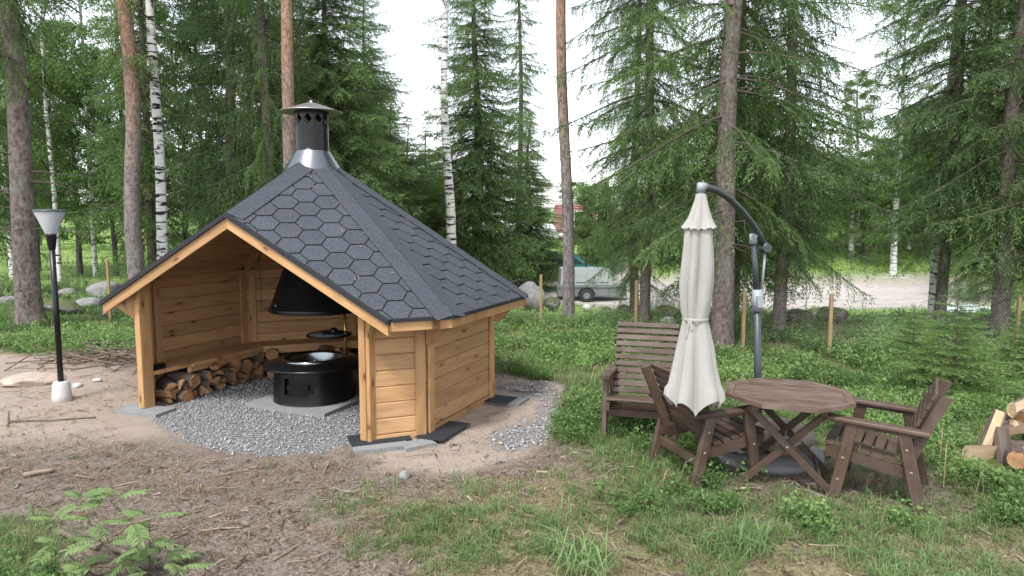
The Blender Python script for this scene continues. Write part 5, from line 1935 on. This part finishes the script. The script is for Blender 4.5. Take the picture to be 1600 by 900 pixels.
# the trailer with its hood
TY = 29.0
tx0 = X_(872, TY); tx1 = X_(980, TY); tzb = Zv(472, TY)
tr = thing('covered_trailer', 'grey box trailer with a pale panelled hood parked on the yard', 'trailer', (X_(925, TY), TY, float(hz(X_(925, TY), TY))), R_(0))
ox = tr.location.x; oz = tr.location.z
z_ = lambda v: Zv(v, TY) - oz
WDT = 1.5
bb = MB(); bb.box(((tx0 + tx1) / 2 - ox, WDT / 2, (z_(463) + z_(447)) / 2), (tx1 - tx0, WDT, z_(447) - z_(463)), bev=.03); bb.obj('body', [M['galv']], tr)
bb = MB(); bb.box(((tx0 + tx1) / 2 - ox, -.02, z_(448)), (tx1 - tx0 + .06, .05, .07), bev=.01); bb.obj('top_rail', [M['galv']], tr)
hx0, hx1 = X_(876, TY) - ox, X_(955, TY) - ox
hd = MB(); hd.prism([(hx0, 0.02, z_(446)), (hx1 + .10, 0.02, z_(446)), (hx1, .12, z_(421)), (hx0 + .05, .12, z_(421))], (0, WDT - .06, 0)); hood_ = hd.obj('hood', [M['hoodp']], tr)
for i in range(4):
    u = 884 + i * 18
    q = MB(); xc = X_(u + 6, TY) - ox; q.box((xc, .045, (z_(426) + z_(441)) / 2), (.38, .03, z_(426) - z_(441)), M=Matrix.Rotation(R_(-9), 3, 'X'), bev=.008); q.obj('hood_panel', [M['hoodp']], hood_)
for i in range(6):
    u = 878 + i * 19.5
    q = MB(); q.box((X_(u, TY) - ox, -.025, (z_(463) + z_(449)) / 2), (.05, .04, z_(449) - z_(463)), bev=.006); q.obj('side_rib', [M['galv']], tr)
wx = X_(917, TY) - ox


def wheel(par, x, yy, zc, r, th=.2):
    o = MB()
    o.lathe([(r * .55, -th / 2), (r * .92, -th / 2), (r, -th / 3), (r, th / 3), (r * .92, th / 2), (r * .55, th / 2)], 24)
    wh = o.obj('wheel', [M['tyre']], par); wh.location = (x, yy, zc); wh.rotation_euler = (pi / 2, 0, 0)
    o = MB(); o.lathe([(.0, th * .3), (r * .3, th * .36), (r * .58, th * .42), (r * .58, -th * .4), (.0, -th * .4)], 20); o.obj('rim', [M['galv']], wh)
    return wh


wheel(tr, wx, -.06, .30, .30); wheel(tr, wx, WDT + .06, .30, .30)
q = MB()
for a_ in np.linspace(0, pi, 9)[:-1]:
    a2 = a_ + pi / 8
    q.prism([(wx + .36 * cos(a_), -.17, .30 + .36 * sin(a_)), (wx + .36 * cos(a2), -.17, .30 + .36 * sin(a2)), (wx + .34 * cos(a2), -.17, .30 + .34 * sin(a2)), (wx + .34 * cos(a_), -.17, .30 + .34 * sin(a_))], (0, .22, 0))
q.obj('mudguard', [M['tyre']], tr)
q = MB(); q.beam((tx1 - ox, WDT / 2, .42), (tx1 - ox + 1.1, WDT / 2, .42), .08, .08); q.beam((tx1 - ox + .75, WDT / 2, .0), (tx1 - ox + .75, WDT / 2, .5), .05, .05); q.obj('drawbar', [M['galv']], tr)

# the car behind it
CY = 35.0
car = thing('teal_car', 'teal estate car parked behind the trailer in front of the white house', 'car', (X_(880, CY), CY, float(hz(X_(880, CY), CY))), 0)
czz = car.location.z
zc = lambda v: Zv(v, CY) - czz
hgt = zc(392)
# side profile, x forward = right
Lc = 4.4
bodyp = [(-Lc / 2, .32), (Lc / 2 - .05, .32), (Lc / 2, .55), (Lc / 2 - .05, .78), (Lc / 2 - .9, .93), (-Lc / 2 + .02, .98)]
k_ = hgt / 1.5
q = MB(); q.prism([(x, -.85, z * k_) for x, z in bodyp], (0, 1.7, 0)); q.obj('body', [M['car']], car)
cab = [(-Lc / 2 + .04, .975), (Lc / 2 - .95, .925), (Lc / 2 - 1.75, 1.46), (-Lc / 2 + .45, 1.49)]
q = MB()
lo = [(x, -.83, z * k_) for x, z in cab[:2]]; hi_ = [(x, -.66, z * k_) for x, z in cab[2:]]
n4 = lo + hi_; f4 = [(x, -y_, z) for x, y_, z in n4]
q.add(n4 + f4, [[0, 1, 2, 3], [7, 6, 5, 4], [0, 4, 5, 1], [1, 5, 6, 2], [2, 6, 7, 3], [3, 7, 4, 0]]); q.obj('cabin', [M['car']], car)
for (xa, xb, xc_, xd) in ((-1.75, -.75, -.72, -1.52), (-.65, .22, .12, -.60), (.30, .95, .28, .20)):
    q = MB(); za, zb2 = 1.0 * k_, 1.40 * k_
    ya, yb2 = -.835, -.70
    q.prism([(xa, ya, za), (xb, ya, za), (xc_, yb2, zb2), (xd, yb2, zb2)], (0, .03, 0)); q.obj('side_window', [M['glass']], car)
q = MB(); q.prism([(Lc / 2 - .985, -.72, .97 * k_), (Lc / 2 - .985, .72, .97 * k_), (Lc / 2 - 1.68, .60, 1.41 * k_), (Lc / 2 - 1.68, -.60, 1.41 * k_)], (.03, 0, .02)); q.obj('windscreen', [M['glass']], car)
for xq in (-1.35, 1.35): wheel(car, xq, -.80, .33, .33); wheel(car, xq, .80, .33, .33)
q = MB(); q.box((Lc / 2 - 1.15, -.98, 1.02 * k_), (.12, .2, .14), bev=.03); q.obj('wing_mirror', [M['tyre']], car)
q = MB(); q.box((Lc / 2 - .06, -.6, .70 * k_), (.12, .38, .16), bev=.03); q.obj('headlight', [M['globe']], car)
q = MB(); q.box((Lc / 2 - .06, .6, .70 * k_), (.12, .38, .16), bev=.03); q.obj('headlight', [M['globe']], car)

# white garden lamps with globes
for (u, vt, vb, lb) in ((1340, 297, 385, 'white lamp post with two globes across the yard, left one'), (1419, 293, 390, 'white lamp post with globes across the yard, behind the branches')):
    p = G(u, vb)
    h_ = (vb - vt) / FPX * p[1]
    t = thing('globe_lamp', lb, 'lamp post', p, 0)
    q = MB(); q.tube([(0, 0, 0), (0, 0, h_ - .12)], [.06, .045], 10); q.lathe([(.0, 0), (.14, 0), (.13, .12), (.06, .18)], 14); q.obj('pole', [M['white_paint']], t)
    q = MB(); q.tube([(-.36, 0, h_ - .30), (-.2, 0, h_ - .45), (0, 0, h_ - .42), (.2, 0, h_ - .45), (.36, 0, h_ - .30)], .03, 8); q.obj('arm', [M['white_paint']], t)
    for dx, z in ((-.40, h_ - .14), (.40, h_ - .24), (0, h_ - .0)):
        if dx == 0 and u < 1400: continue
        q = MB(); q.lathe([(.24 * sin(a_), z - .24 * cos(a_)) for a_ in np.linspace(0, pi, 12)], 18, (dx, 0, 0)); q.obj('globe', [M['globe']], t)
p = G(1372, 436)
b = MB()
for i in range(3): b.box((0, i * .28, .06 + .05 * i), (3.2, .24, .05), bev=.01)
o = thing('plank_stack', 'pale blue grey boards lying at the far edge of the yard', 'boards', p, R_(-4))
for i in range(3):
    q = MB(); q.box((.1 * i, i * .3, .06 + .09 * i), (3.0, .26, .06), bev=.01); q.obj('board', [M['tarp']], o)
p = G(1512, 490)
b = MB(); b.prism([(-.9, 0, 0), (1.1, 0, 0), (.95, .1, .20), (-.8, .1, .24)], (0, 1.0, 0)); o = b.obj('covered_stack', [M['tarp']]); o.location = p
tag(o, 'low pile under a pale grey cover behind the right fence', 'covered pile')

# ------------------------------------------------------------------ ground plants


def plant_proto(g, stems, h, lf, size, wide, up=.35, tri=True):
    """a low leafy shrub: quads (n,4,3), tint"""
    B = []; D = []
    for i in range(stems):
        a = g.uniform(0, 2 * pi); r = wide * math.sqrt(g.random())
        p0 = np.array([r * cos(a) * .5, r * sin(a) * .5, 0]); p1 = np.array([r * cos(a), r * sin(a), h * g.uniform(.55, 1.1)])
        s = g.uniform(.25, 1.0, lf) ** .7
        B.append(p0 + (p1 - p0) * s[:, None] + g.normal(0, size * .7, (lf, 3)))
        d = g.normal(size=(lf, 3)) * np.array([1, 1, .5]) + np.array([0, 0, up]); D.append(d / np.linalg.norm(d, axis=1, keepdims=True))
    B = np.concatenate(B); D = np.concatenate(D); n = len(B)
    if tri: Q = blades(B, D, size * g.uniform(.8, 1.4, n), size * .75 * g.uniform(.8, 1.2, n), g)
    else: Q = diamonds(B, D, size * g.uniform(.7, 1.3, n), size * .55 * g.uniform(.8, 1.2, n), g)
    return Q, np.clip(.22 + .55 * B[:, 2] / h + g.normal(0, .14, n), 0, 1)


def grass_proto(g, blades, h, w_, spread, lean=.5):
    a = g.uniform(0, 2 * pi, blades); r = spread * np.sqrt(g.random(blades)); hh = h * g.uniform(.5, 1.2, blades)
    p0 = np.stack([r * np.cos(a), r * np.sin(a), 0 * a], -1)
    b_ = g.uniform(0, 2 * pi, blades); l = lean * g.uniform(.2, 1.3, blades)
    d = np.stack([np.cos(b_), np.sin(b_), 0 * b_], -1)
    sd = np.stack([-np.sin(b_), np.cos(b_), 0 * b_], -1) * (w_ * g.uniform(.6, 1.3, blades))[:, None] / 2
    mid = p0 + d * (hh * l * .35)[:, None] + np.array([0, 0, 1]) * (hh * .62)[:, None]
    tip = p0 + d * (hh * l)[:, None] + np.array([0, 0, 1]) * (hh * np.clip(1 - .35 * l, .3, 1))[:, None]
    Q = np.stack([p0 - sd, p0 + sd, mid + sd * .8, mid - sd * .8], 1)
    Q2 = np.stack([mid - sd * .8, mid + sd * .8, tip + sd * .05, tip - sd * .05], 1)
    tn = np.clip(.5 + g.normal(0, .2, blades), 0, 1)
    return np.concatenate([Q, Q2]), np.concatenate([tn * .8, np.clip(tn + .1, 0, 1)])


def strew(name, mat, protos_, x, y, smin, smax, g, z=None, tvar=.12, hvar=None):
    VV = []; TT = []
    k = g.integers(0, len(protos_), len(x))
    zz = hz(x, y)
    patch = (fbm(x * .7 + 40, y * .7, 3) - .5) * 1.1
    for j, (Q, tn) in enumerate(protos_):
        m = np.where(k == j)[0]
        if not len(m): continue
        s = g.uniform(smin, smax, len(m)); a = g.uniform(0, 2 * pi, len(m))
        W = Q[None] * s[:, None, None, None]
        ca, sa = np.cos(a)[:, None, None], np.sin(a)[:, None, None]
        V = np.stack([W[..., 0] * ca - W[..., 1] * sa + x[m][:, None, None], W[..., 0] * sa + W[..., 1] * ca + y[m][:, None, None], W[..., 2] + zz[m][:, None, None] - .008], -1)
        VV.append(V.reshape(-1, 3)); TT.append(np.repeat(np.clip(tn[None] + (g.normal(0, tvar, len(m)) + patch[m])[:, None], 0, 1), Q.shape[1], axis=1).ravel())
    V = np.concatenate(VV)
    return stuff(link(name, np_mesh(name, V, [np.arange(len(V)).reshape(-1, protos_[0][0].shape[1])], [mat], attrs={'tint': np.concatenate(TT)})))


gp = np.random.default_rng(101)
near_bil = [plant_proto(gp, 7, .13, 13, .024, .10) for _ in range(9)]
mid_bil = [plant_proto(gp, 7, .14, 9, .032, .15) for _ in range(9)]
weed = [plant_proto(gp, 5, .24, 9, .042, .13, .1) for _ in range(6)]
far_bil = [plant_proto(gp, 6, .16, 7, .08, .30) for _ in range(6)]
near_gr = [grass_proto(gp, 16, .085, .0042, .06, .9) for _ in range(8)]
tall_gr = [grass_proto(gp, 12, .20, .006, .05, .8) for _ in range(6)]
mid_gr = [grass_proto(gp, 12, .13, .012, .12, .9) for _ in range(6)]
far_gr = [grass_proto(gp, 10, .20, .030, .30, .7) for _ in range(6)]
dry_gr = [grass_proto(gp, 8, .055, .0045, .08, 1.9) for _ in range(6)]

FURN = np.array([[.7, 5.2], [1.2, 6.9], [2.3, 6.6], [3.5, 5.6], [3.1, 4.5], [1.2, 4.9]])
furn = lambda a, b: 1 - .8 * smooth(.35, -.2, sdf_poly(a, b, FURN) + (fbm(a * 2, b * 2, 2) - .5) * .8)
_pile = G(1585, 728)
clear = lambda a, b: (np.hypot(a - _pile[0], b - _pile[1] + .15) > .55) & (np.hypot(a - HC[0], b - HC[1]) > 2.05) & (sdf_poly(a, b, np.array([[1.75, 5.55], [2.7, 5.55], [2.7, 6.5], [1.75, 6.5]])) > 0)
den = lambda a, b, thr=.35: masks(a, b)['green'] * smooth(thr, thr + .25, fbm(a * 1.1 + 5, b * 1.1, 3)) * clear(a, b) * furn(a, b)

x, y = scatter(24000, -4.5, 6.5, 2.5, 9.0, lambda a, b: den(a, b, .40) * (np.abs(a) < .78 * b + .3), gp)
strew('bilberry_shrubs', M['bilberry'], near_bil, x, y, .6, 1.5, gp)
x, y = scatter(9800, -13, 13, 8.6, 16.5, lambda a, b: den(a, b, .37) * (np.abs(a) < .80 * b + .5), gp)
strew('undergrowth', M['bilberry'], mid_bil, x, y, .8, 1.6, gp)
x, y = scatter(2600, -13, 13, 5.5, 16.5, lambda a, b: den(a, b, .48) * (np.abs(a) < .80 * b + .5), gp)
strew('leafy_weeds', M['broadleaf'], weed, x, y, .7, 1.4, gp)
x, y = scatter(15000, -60, 50, 15.5, 48, lambda a, b: masks(a, b)['green'] * smooth(.38, .56, fbm(a * .35, b * .35, 3)) * (np.abs(a) < .85 * b + 2) * ((b < 19) | (b > 33) | (a < -5)) * ((a > -7) | (b < 22) | (b > 44)), gp)
strew('far_undergrowth', M['bilberry'], far_bil, x, y, .7, 1.5, gp)
x, y = scatter(7500, -60, 50, 14.5, 50, lambda a, b: masks(a, b)['green'] * (np.abs(a) < .85 * b + 2), gp)
strew('meadow_grass', M['grass'], far_gr, x, y, .6, 1.1, gp)
# grass among the shrubs and on the trodden ground
x, y = scatter(21000, -3.5, 6, 2.5, 8.0, lambda a, b: np.clip(masks(a, b)['lawn'] * .9 * smooth(.30, .52, fbm(a * 1.6 + 3, b * 1.6, 3)) + masks(a, b)['green'] * .5, 0, 1) * clear(a, b) * (np.abs(a) < .78 * b + .3), gp)
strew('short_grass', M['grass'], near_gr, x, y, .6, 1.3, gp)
x, y = scatter(3200, -4, 6.5, 2.8, 9.5, lambda a, b: np.clip(masks(a, b)['green'] * .6 + .25 * masks(a, b)['lawn'] * smooth(.5, .62, fbm(a * 2, b * 2)), 0, 1) * clear(a, b), gp)
strew('long_grass', M['grass'], tall_gr, x, y, .5, 1.1, gp)
x, y = scatter(4500, -13, 13, 8, 16, lambda a, b: masks(a, b)['green'] * clear(a, b), gp)
strew('rough_grass', M['grass'], mid_gr, x, y, .6, 1.3, gp)
x, y = scatter(9000, -5.5, 6.5, 2.4, 8.5, lambda a, b: (1 - masks(a, b)['gravel']) * (.30 + .6 * masks(a, b)['lawn']) * (1 - .8 * masks(a, b)['sand']) * clear(a, b), gp)
strew('dry_grass', M['drygrass'], dry_gr, x, y, .6, 1.4, gp)
# last year's dead stems among the green
dead = [grass_proto(gp, 7, .26, .006, .10, .9) for _ in range(5)]
x, y = scatter(2600, -12, 12, 4, 16, lambda a, b: masks(a, b)['green'] * smooth(.44, .6, fbm(a * 1.5 + 11, b * 1.5, 3)) * clear(a, b) * (np.abs(a) < .8 * b + .4), gp)
strew('dead_stems', M['drygrass'], dead, x, y, .6, 1.4, gp)
fern = [plant_proto(gp, 4, .42, 14, .036, .20, .1) for _ in range(5)]
x, y = scatter(420, -12, 12, 6.5, 15, lambda a, b: masks(a, b)['green'] * smooth(.5, .62, fbm(a * .9 + 31, b * .9, 3)) * clear(a, b) * furn(a, b), gp)
strew('tall_herbs', M['broadleaf'], fern, x, y, .6, 1.2, gp)
# weeds at the edge of the gravel and sparse ones on the bare soil
x, y = scatter(420, -5, 2, 3, 8, lambda a, b: (1 - masks(a, b)['gravel']) * smooth(.52, .62, fbm(a * 2.5, b * 2.5)) * .5 * clear(a, b), gp)
strew('scattered_weeds', M['grass'], tall_gr, x, y, .3, .7, gp)
# needles, chips and twigs lying on the ground
n = 110000
x, y = scatter(n, -6.5, 6.5, 2.3, 11, lambda a, b: (1 - masks(a, b)['gravel']) * (1 - .75 * masks(a, b)['green']) * (1 - .55 * masks(a, b)['sand']) * smooth(11, 4, b) * (np.abs(a) < .8 * b + .3) * (np.hypot(a - HC[0], b - HC[1]) > 2.1), gp)
m = len(x)
a = gp.uniform(0, 2 * pi, m); big_ = gp.random(m) > .93; L = gp.uniform(.012, .05, m) * (1 + 1.2 * big_); wd = gp.uniform(.002, .006, m) * (1 + 2.2 * big_)
e = np.stack([np.cos(a), np.sin(a), gp.normal(0, .12, m)], -1); sd_ = np.stack([-np.sin(a), np.cos(a), gp.normal(0, .3, m)], -1)
c = np.stack([x, y, hz(x, y) + .012 + gp.uniform(0, .012, m)], -1)
V = np.stack([c - e * L[:, None] / 2 - sd_ * wd[:, None] / 2, c + e * L[:, None] / 2 - sd_ * wd[:, None] / 3, c + e * L[:, None] / 2 + sd_ * wd[:, None] / 3, c - e * L[:, None] / 2 + sd_ * wd[:, None] / 2], 1).reshape(-1, 3)
tn = np.clip(gp.beta(1.2, 2.2, m), 0, 1)
stuff(link('needle_litter', np_mesh('needle_litter', V, [np.arange(len(V)).reshape(-1, 4)], [M['litter']], attrs={'tint': np.repeat(tn, 4)})))
# twigs: real little branches
n = 520
x, y = scatter(n, -6.5, 5.5, 2.6, 12, lambda a, b: (1 - masks(a, b)['gravel']) * (1 - .8 * masks(a, b)['green']) * (np.hypot(a - HC[0], b - HC[1]) > 2.1), gp)
m = len(x); a = gp.uniform(0, 2 * pi, m); L = gp.uniform(.08, .35, m)
t_ = np.linspace(-.5, .5, 4)
px_ = x[:, None] + np.cos(a)[:, None] * L[:, None] * t_ + gp.normal(0, .01, (m, 4)); py_ = y[:, None] + np.sin(a)[:, None] * L[:, None] * t_ + gp.normal(0, .01, (m, 4))
tv, tf = tubes_np(np.stack([px_, py_, hz(px_, py_) + .016 + gp.uniform(0, .02, (m, 4))], -1), np.repeat(gp.uniform(.0025, .006, m)[:, None], 4, 1), 4)
stuff(link('twig_litter', np_mesh('twig_litter', tv, [tf], [M['stick']], attrs={'grain': tv})))
# brush of dead branches left of the hut
x = gp.normal(-5.3, .65, 230); y = gp.normal(9.9, .55, 230); a = gp.uniform(0, 2 * pi, 230); L = gp.uniform(.25, 1.1, 230); m = 230
px_ = x[:, None] + np.cos(a)[:, None] * L[:, None] * t_ + gp.normal(0, .02, (m, 4)); py_ = y[:, None] + np.sin(a)[:, None] * L[:, None] * t_ + gp.normal(0, .02, (m, 4))
tv, tf = tubes_np(np.stack([px_, py_, hz(px_, py_) + .03 + gp.uniform(0, .14, m)[:, None] + gp.normal(0, .22, m)[:, None] * t_ * L[:, None]], -1), np.repeat(gp.uniform(.004, .011, m)[:, None], 4, 1), 4)
stuff(link('brushwood', np_mesh('brushwood', tv, [tf], [M['stick']], attrs={'grain': tv})))


# rowan sapling in the foreground
def rowan_leaf_mesh(seed, n=7):
    g = np.random.default_rng(seed)
    b = MB(); L = .20; tint = []
    t = np.linspace(0, 1, 6)
    ax = np.stack([L * t, 0 * t, .02 * np.sin(t * 2) - .05 * t ** 2], -1)
    b.tube(ax, [.0015] * 6, 4, cap=False)
    def leaflet(p, a, l):
        d = np.array([cos(a), sin(a), -.18]); s = np.array([-sin(a), cos(a), 0])
        w_ = l * .17
        rows = [(0, 0), (.2, .8), (.5, 1), (.8, .6), (1, 0)]
        vv = [p]
        for q, k in rows[1:-1]:
            c = p + d * l * q - np.array([0, 0, .12 * l * q * q])
            vv += [c + s * w_ * k + np.array([0, 0, .006]), c, c - s * w_ * k + np.array([0, 0, .006])]
        vv.append(p + d * l - np.array([0, 0, .12 * l]))
        b.add(vv, [[0, 1, 2], [0, 2, 3], [1, 4, 5, 2], [2, 5, 6, 3], [4, 7, 8, 5], [5, 8, 9, 6], [7, 10, 8], [8, 10, 9]], 0, None, True)
    for i in range(n):
        tt = .28 + .66 * i / (n - 1)
        p = np.array([np.interp(tt, t, ax[:, k]) for k in range(3)])
        for s_ in (1, -1):
            leaflet(p, s_ * g.uniform(.95, 1.2), .075 * (1.05 - .35 * abs(tt - .55)) * g.uniform(.9, 1.1))
    leaflet(ax[-1], 0, .07)
    me = b.mesh('leaf', [M['rowan']])
    z = np.array([v[1] for v in b.v])
    a_ = me.attributes.new('tint', 'FLOAT', 'POINT'); a_.data.foreach_set('value', (.5 + g.normal(0, .08, len(b.v)) + .15 * np.abs(z) / .07).astype(np.float32))
    return me


RLF = [rowan_leaf_mesh(i) for i in range(5)]
p0 = G(215, 905)
row = thing('rowan_sapling', 'young rowan sapling with feathery green leaves at the lower left', 'sapling', p0)
stems = [((250, 905), (228, 862), (205, 815), (172, 783)), ((210, 905), (180, 870), (160, 850), (142, 820), (125, 785)), ((235, 905), (234, 850), (233, 815)), ((160, 905), (120, 880), (90, 848)), ((280, 905), (262, 880), (250, 870))]
hh = [.50, .46, .42, .30, .26]
yb = p0[1]
for st_, h_ in zip(stems, hh):
    n_ = len(st_)
    pts = []
    for i, (u, v) in enumerate(st_):
        q = at(u, v, yb + .03 * i)
        pts.append(q - p0)
    pts[0][2] = -.01
    b = MB(); b.tube(pts, list(np.linspace(.005, .0022, n_)), 6); b.obj('stem', [M['barked']], row)
lv = [(172, 783, 2.6, .2), (172, 783, .5, .3), (172, 783, 3.6, .1), (125, 785, 2.4, .3), (125, 785, .3, .35), (125, 785, 1.4, .2), (125, 785, 4.2, -.1), (142, 820, .4, .1), (142, 820, -.6, -.1), (142, 815, 2.8, .2),
      (233, 812, 2.7, .25), (233, 812, .4, .2), (233, 812, 4.6, .0), (205, 815, -.8, -.2), (233, 845, .1, -.1), (233, 848, 3.6, -.2), (228, 862, 3.3, -.1), (90, 848, 2.8, .2), (90, 848, .4, .15), (90, 848, 4.6, -.1), (90, 815, 2.9, .2), (90, 815, .2, .2),
      (120, 880, 1.0, .1), (160, 850, 3.5, .1), (165, 848, .2, .15), (180, 872, -.3, -.1), (180, 868, 3.7, .1), (195, 880, .2, .2), (195, 882, 4.4, .0), (250, 872, .3, .2), (250, 872, 2.4, .15), (258, 880, -.6, .1), (215, 885, 1.9, .3), (262, 885, .9, .2), (150, 890, 3.4, .2), (130, 895, 2.6, .2), (240, 895, 3.6, .2), (275, 890, .2, .2)]
for i, (u, v, az, el) in enumerate(lv):
    q = at(u, v, yb + random.uniform(-.12, .12)) - p0
    o = link('leaf', RLF[i % 5], row, q, (random.uniform(-.3, .3), -el, az)); o.scale = [random.uniform(.6, .9)] * 3
# two spiky tufts of broad grass in the foreground
for (u, v, lb, k) in ((1160, 862, 'broad bladed grass tuft on the short grass in front of the table', 1.0), (908, 905, 'bright grass tuft at the bottom edge of the picture', 1.1), (880, 822, 'small grass tuft on the thin lawn right of the bare soil', .6)):
    p = G(u, min(v, 898))
    Q, tn = grass_proto(np.random.default_rng(int(u)), 90, .24 * k, .008 * k, .15, 1.3)
    me = np_mesh('grass_tuft', Q.reshape(-1, 3), [np.arange(len(Q) * 4).reshape(-1, 4)], [M['grass']], attrs={'tint': np.repeat(np.clip(tn + .15, 0, 1), 4)})
    tag(link('grass_tuft', me, None, p), lb, 'grass tuft')
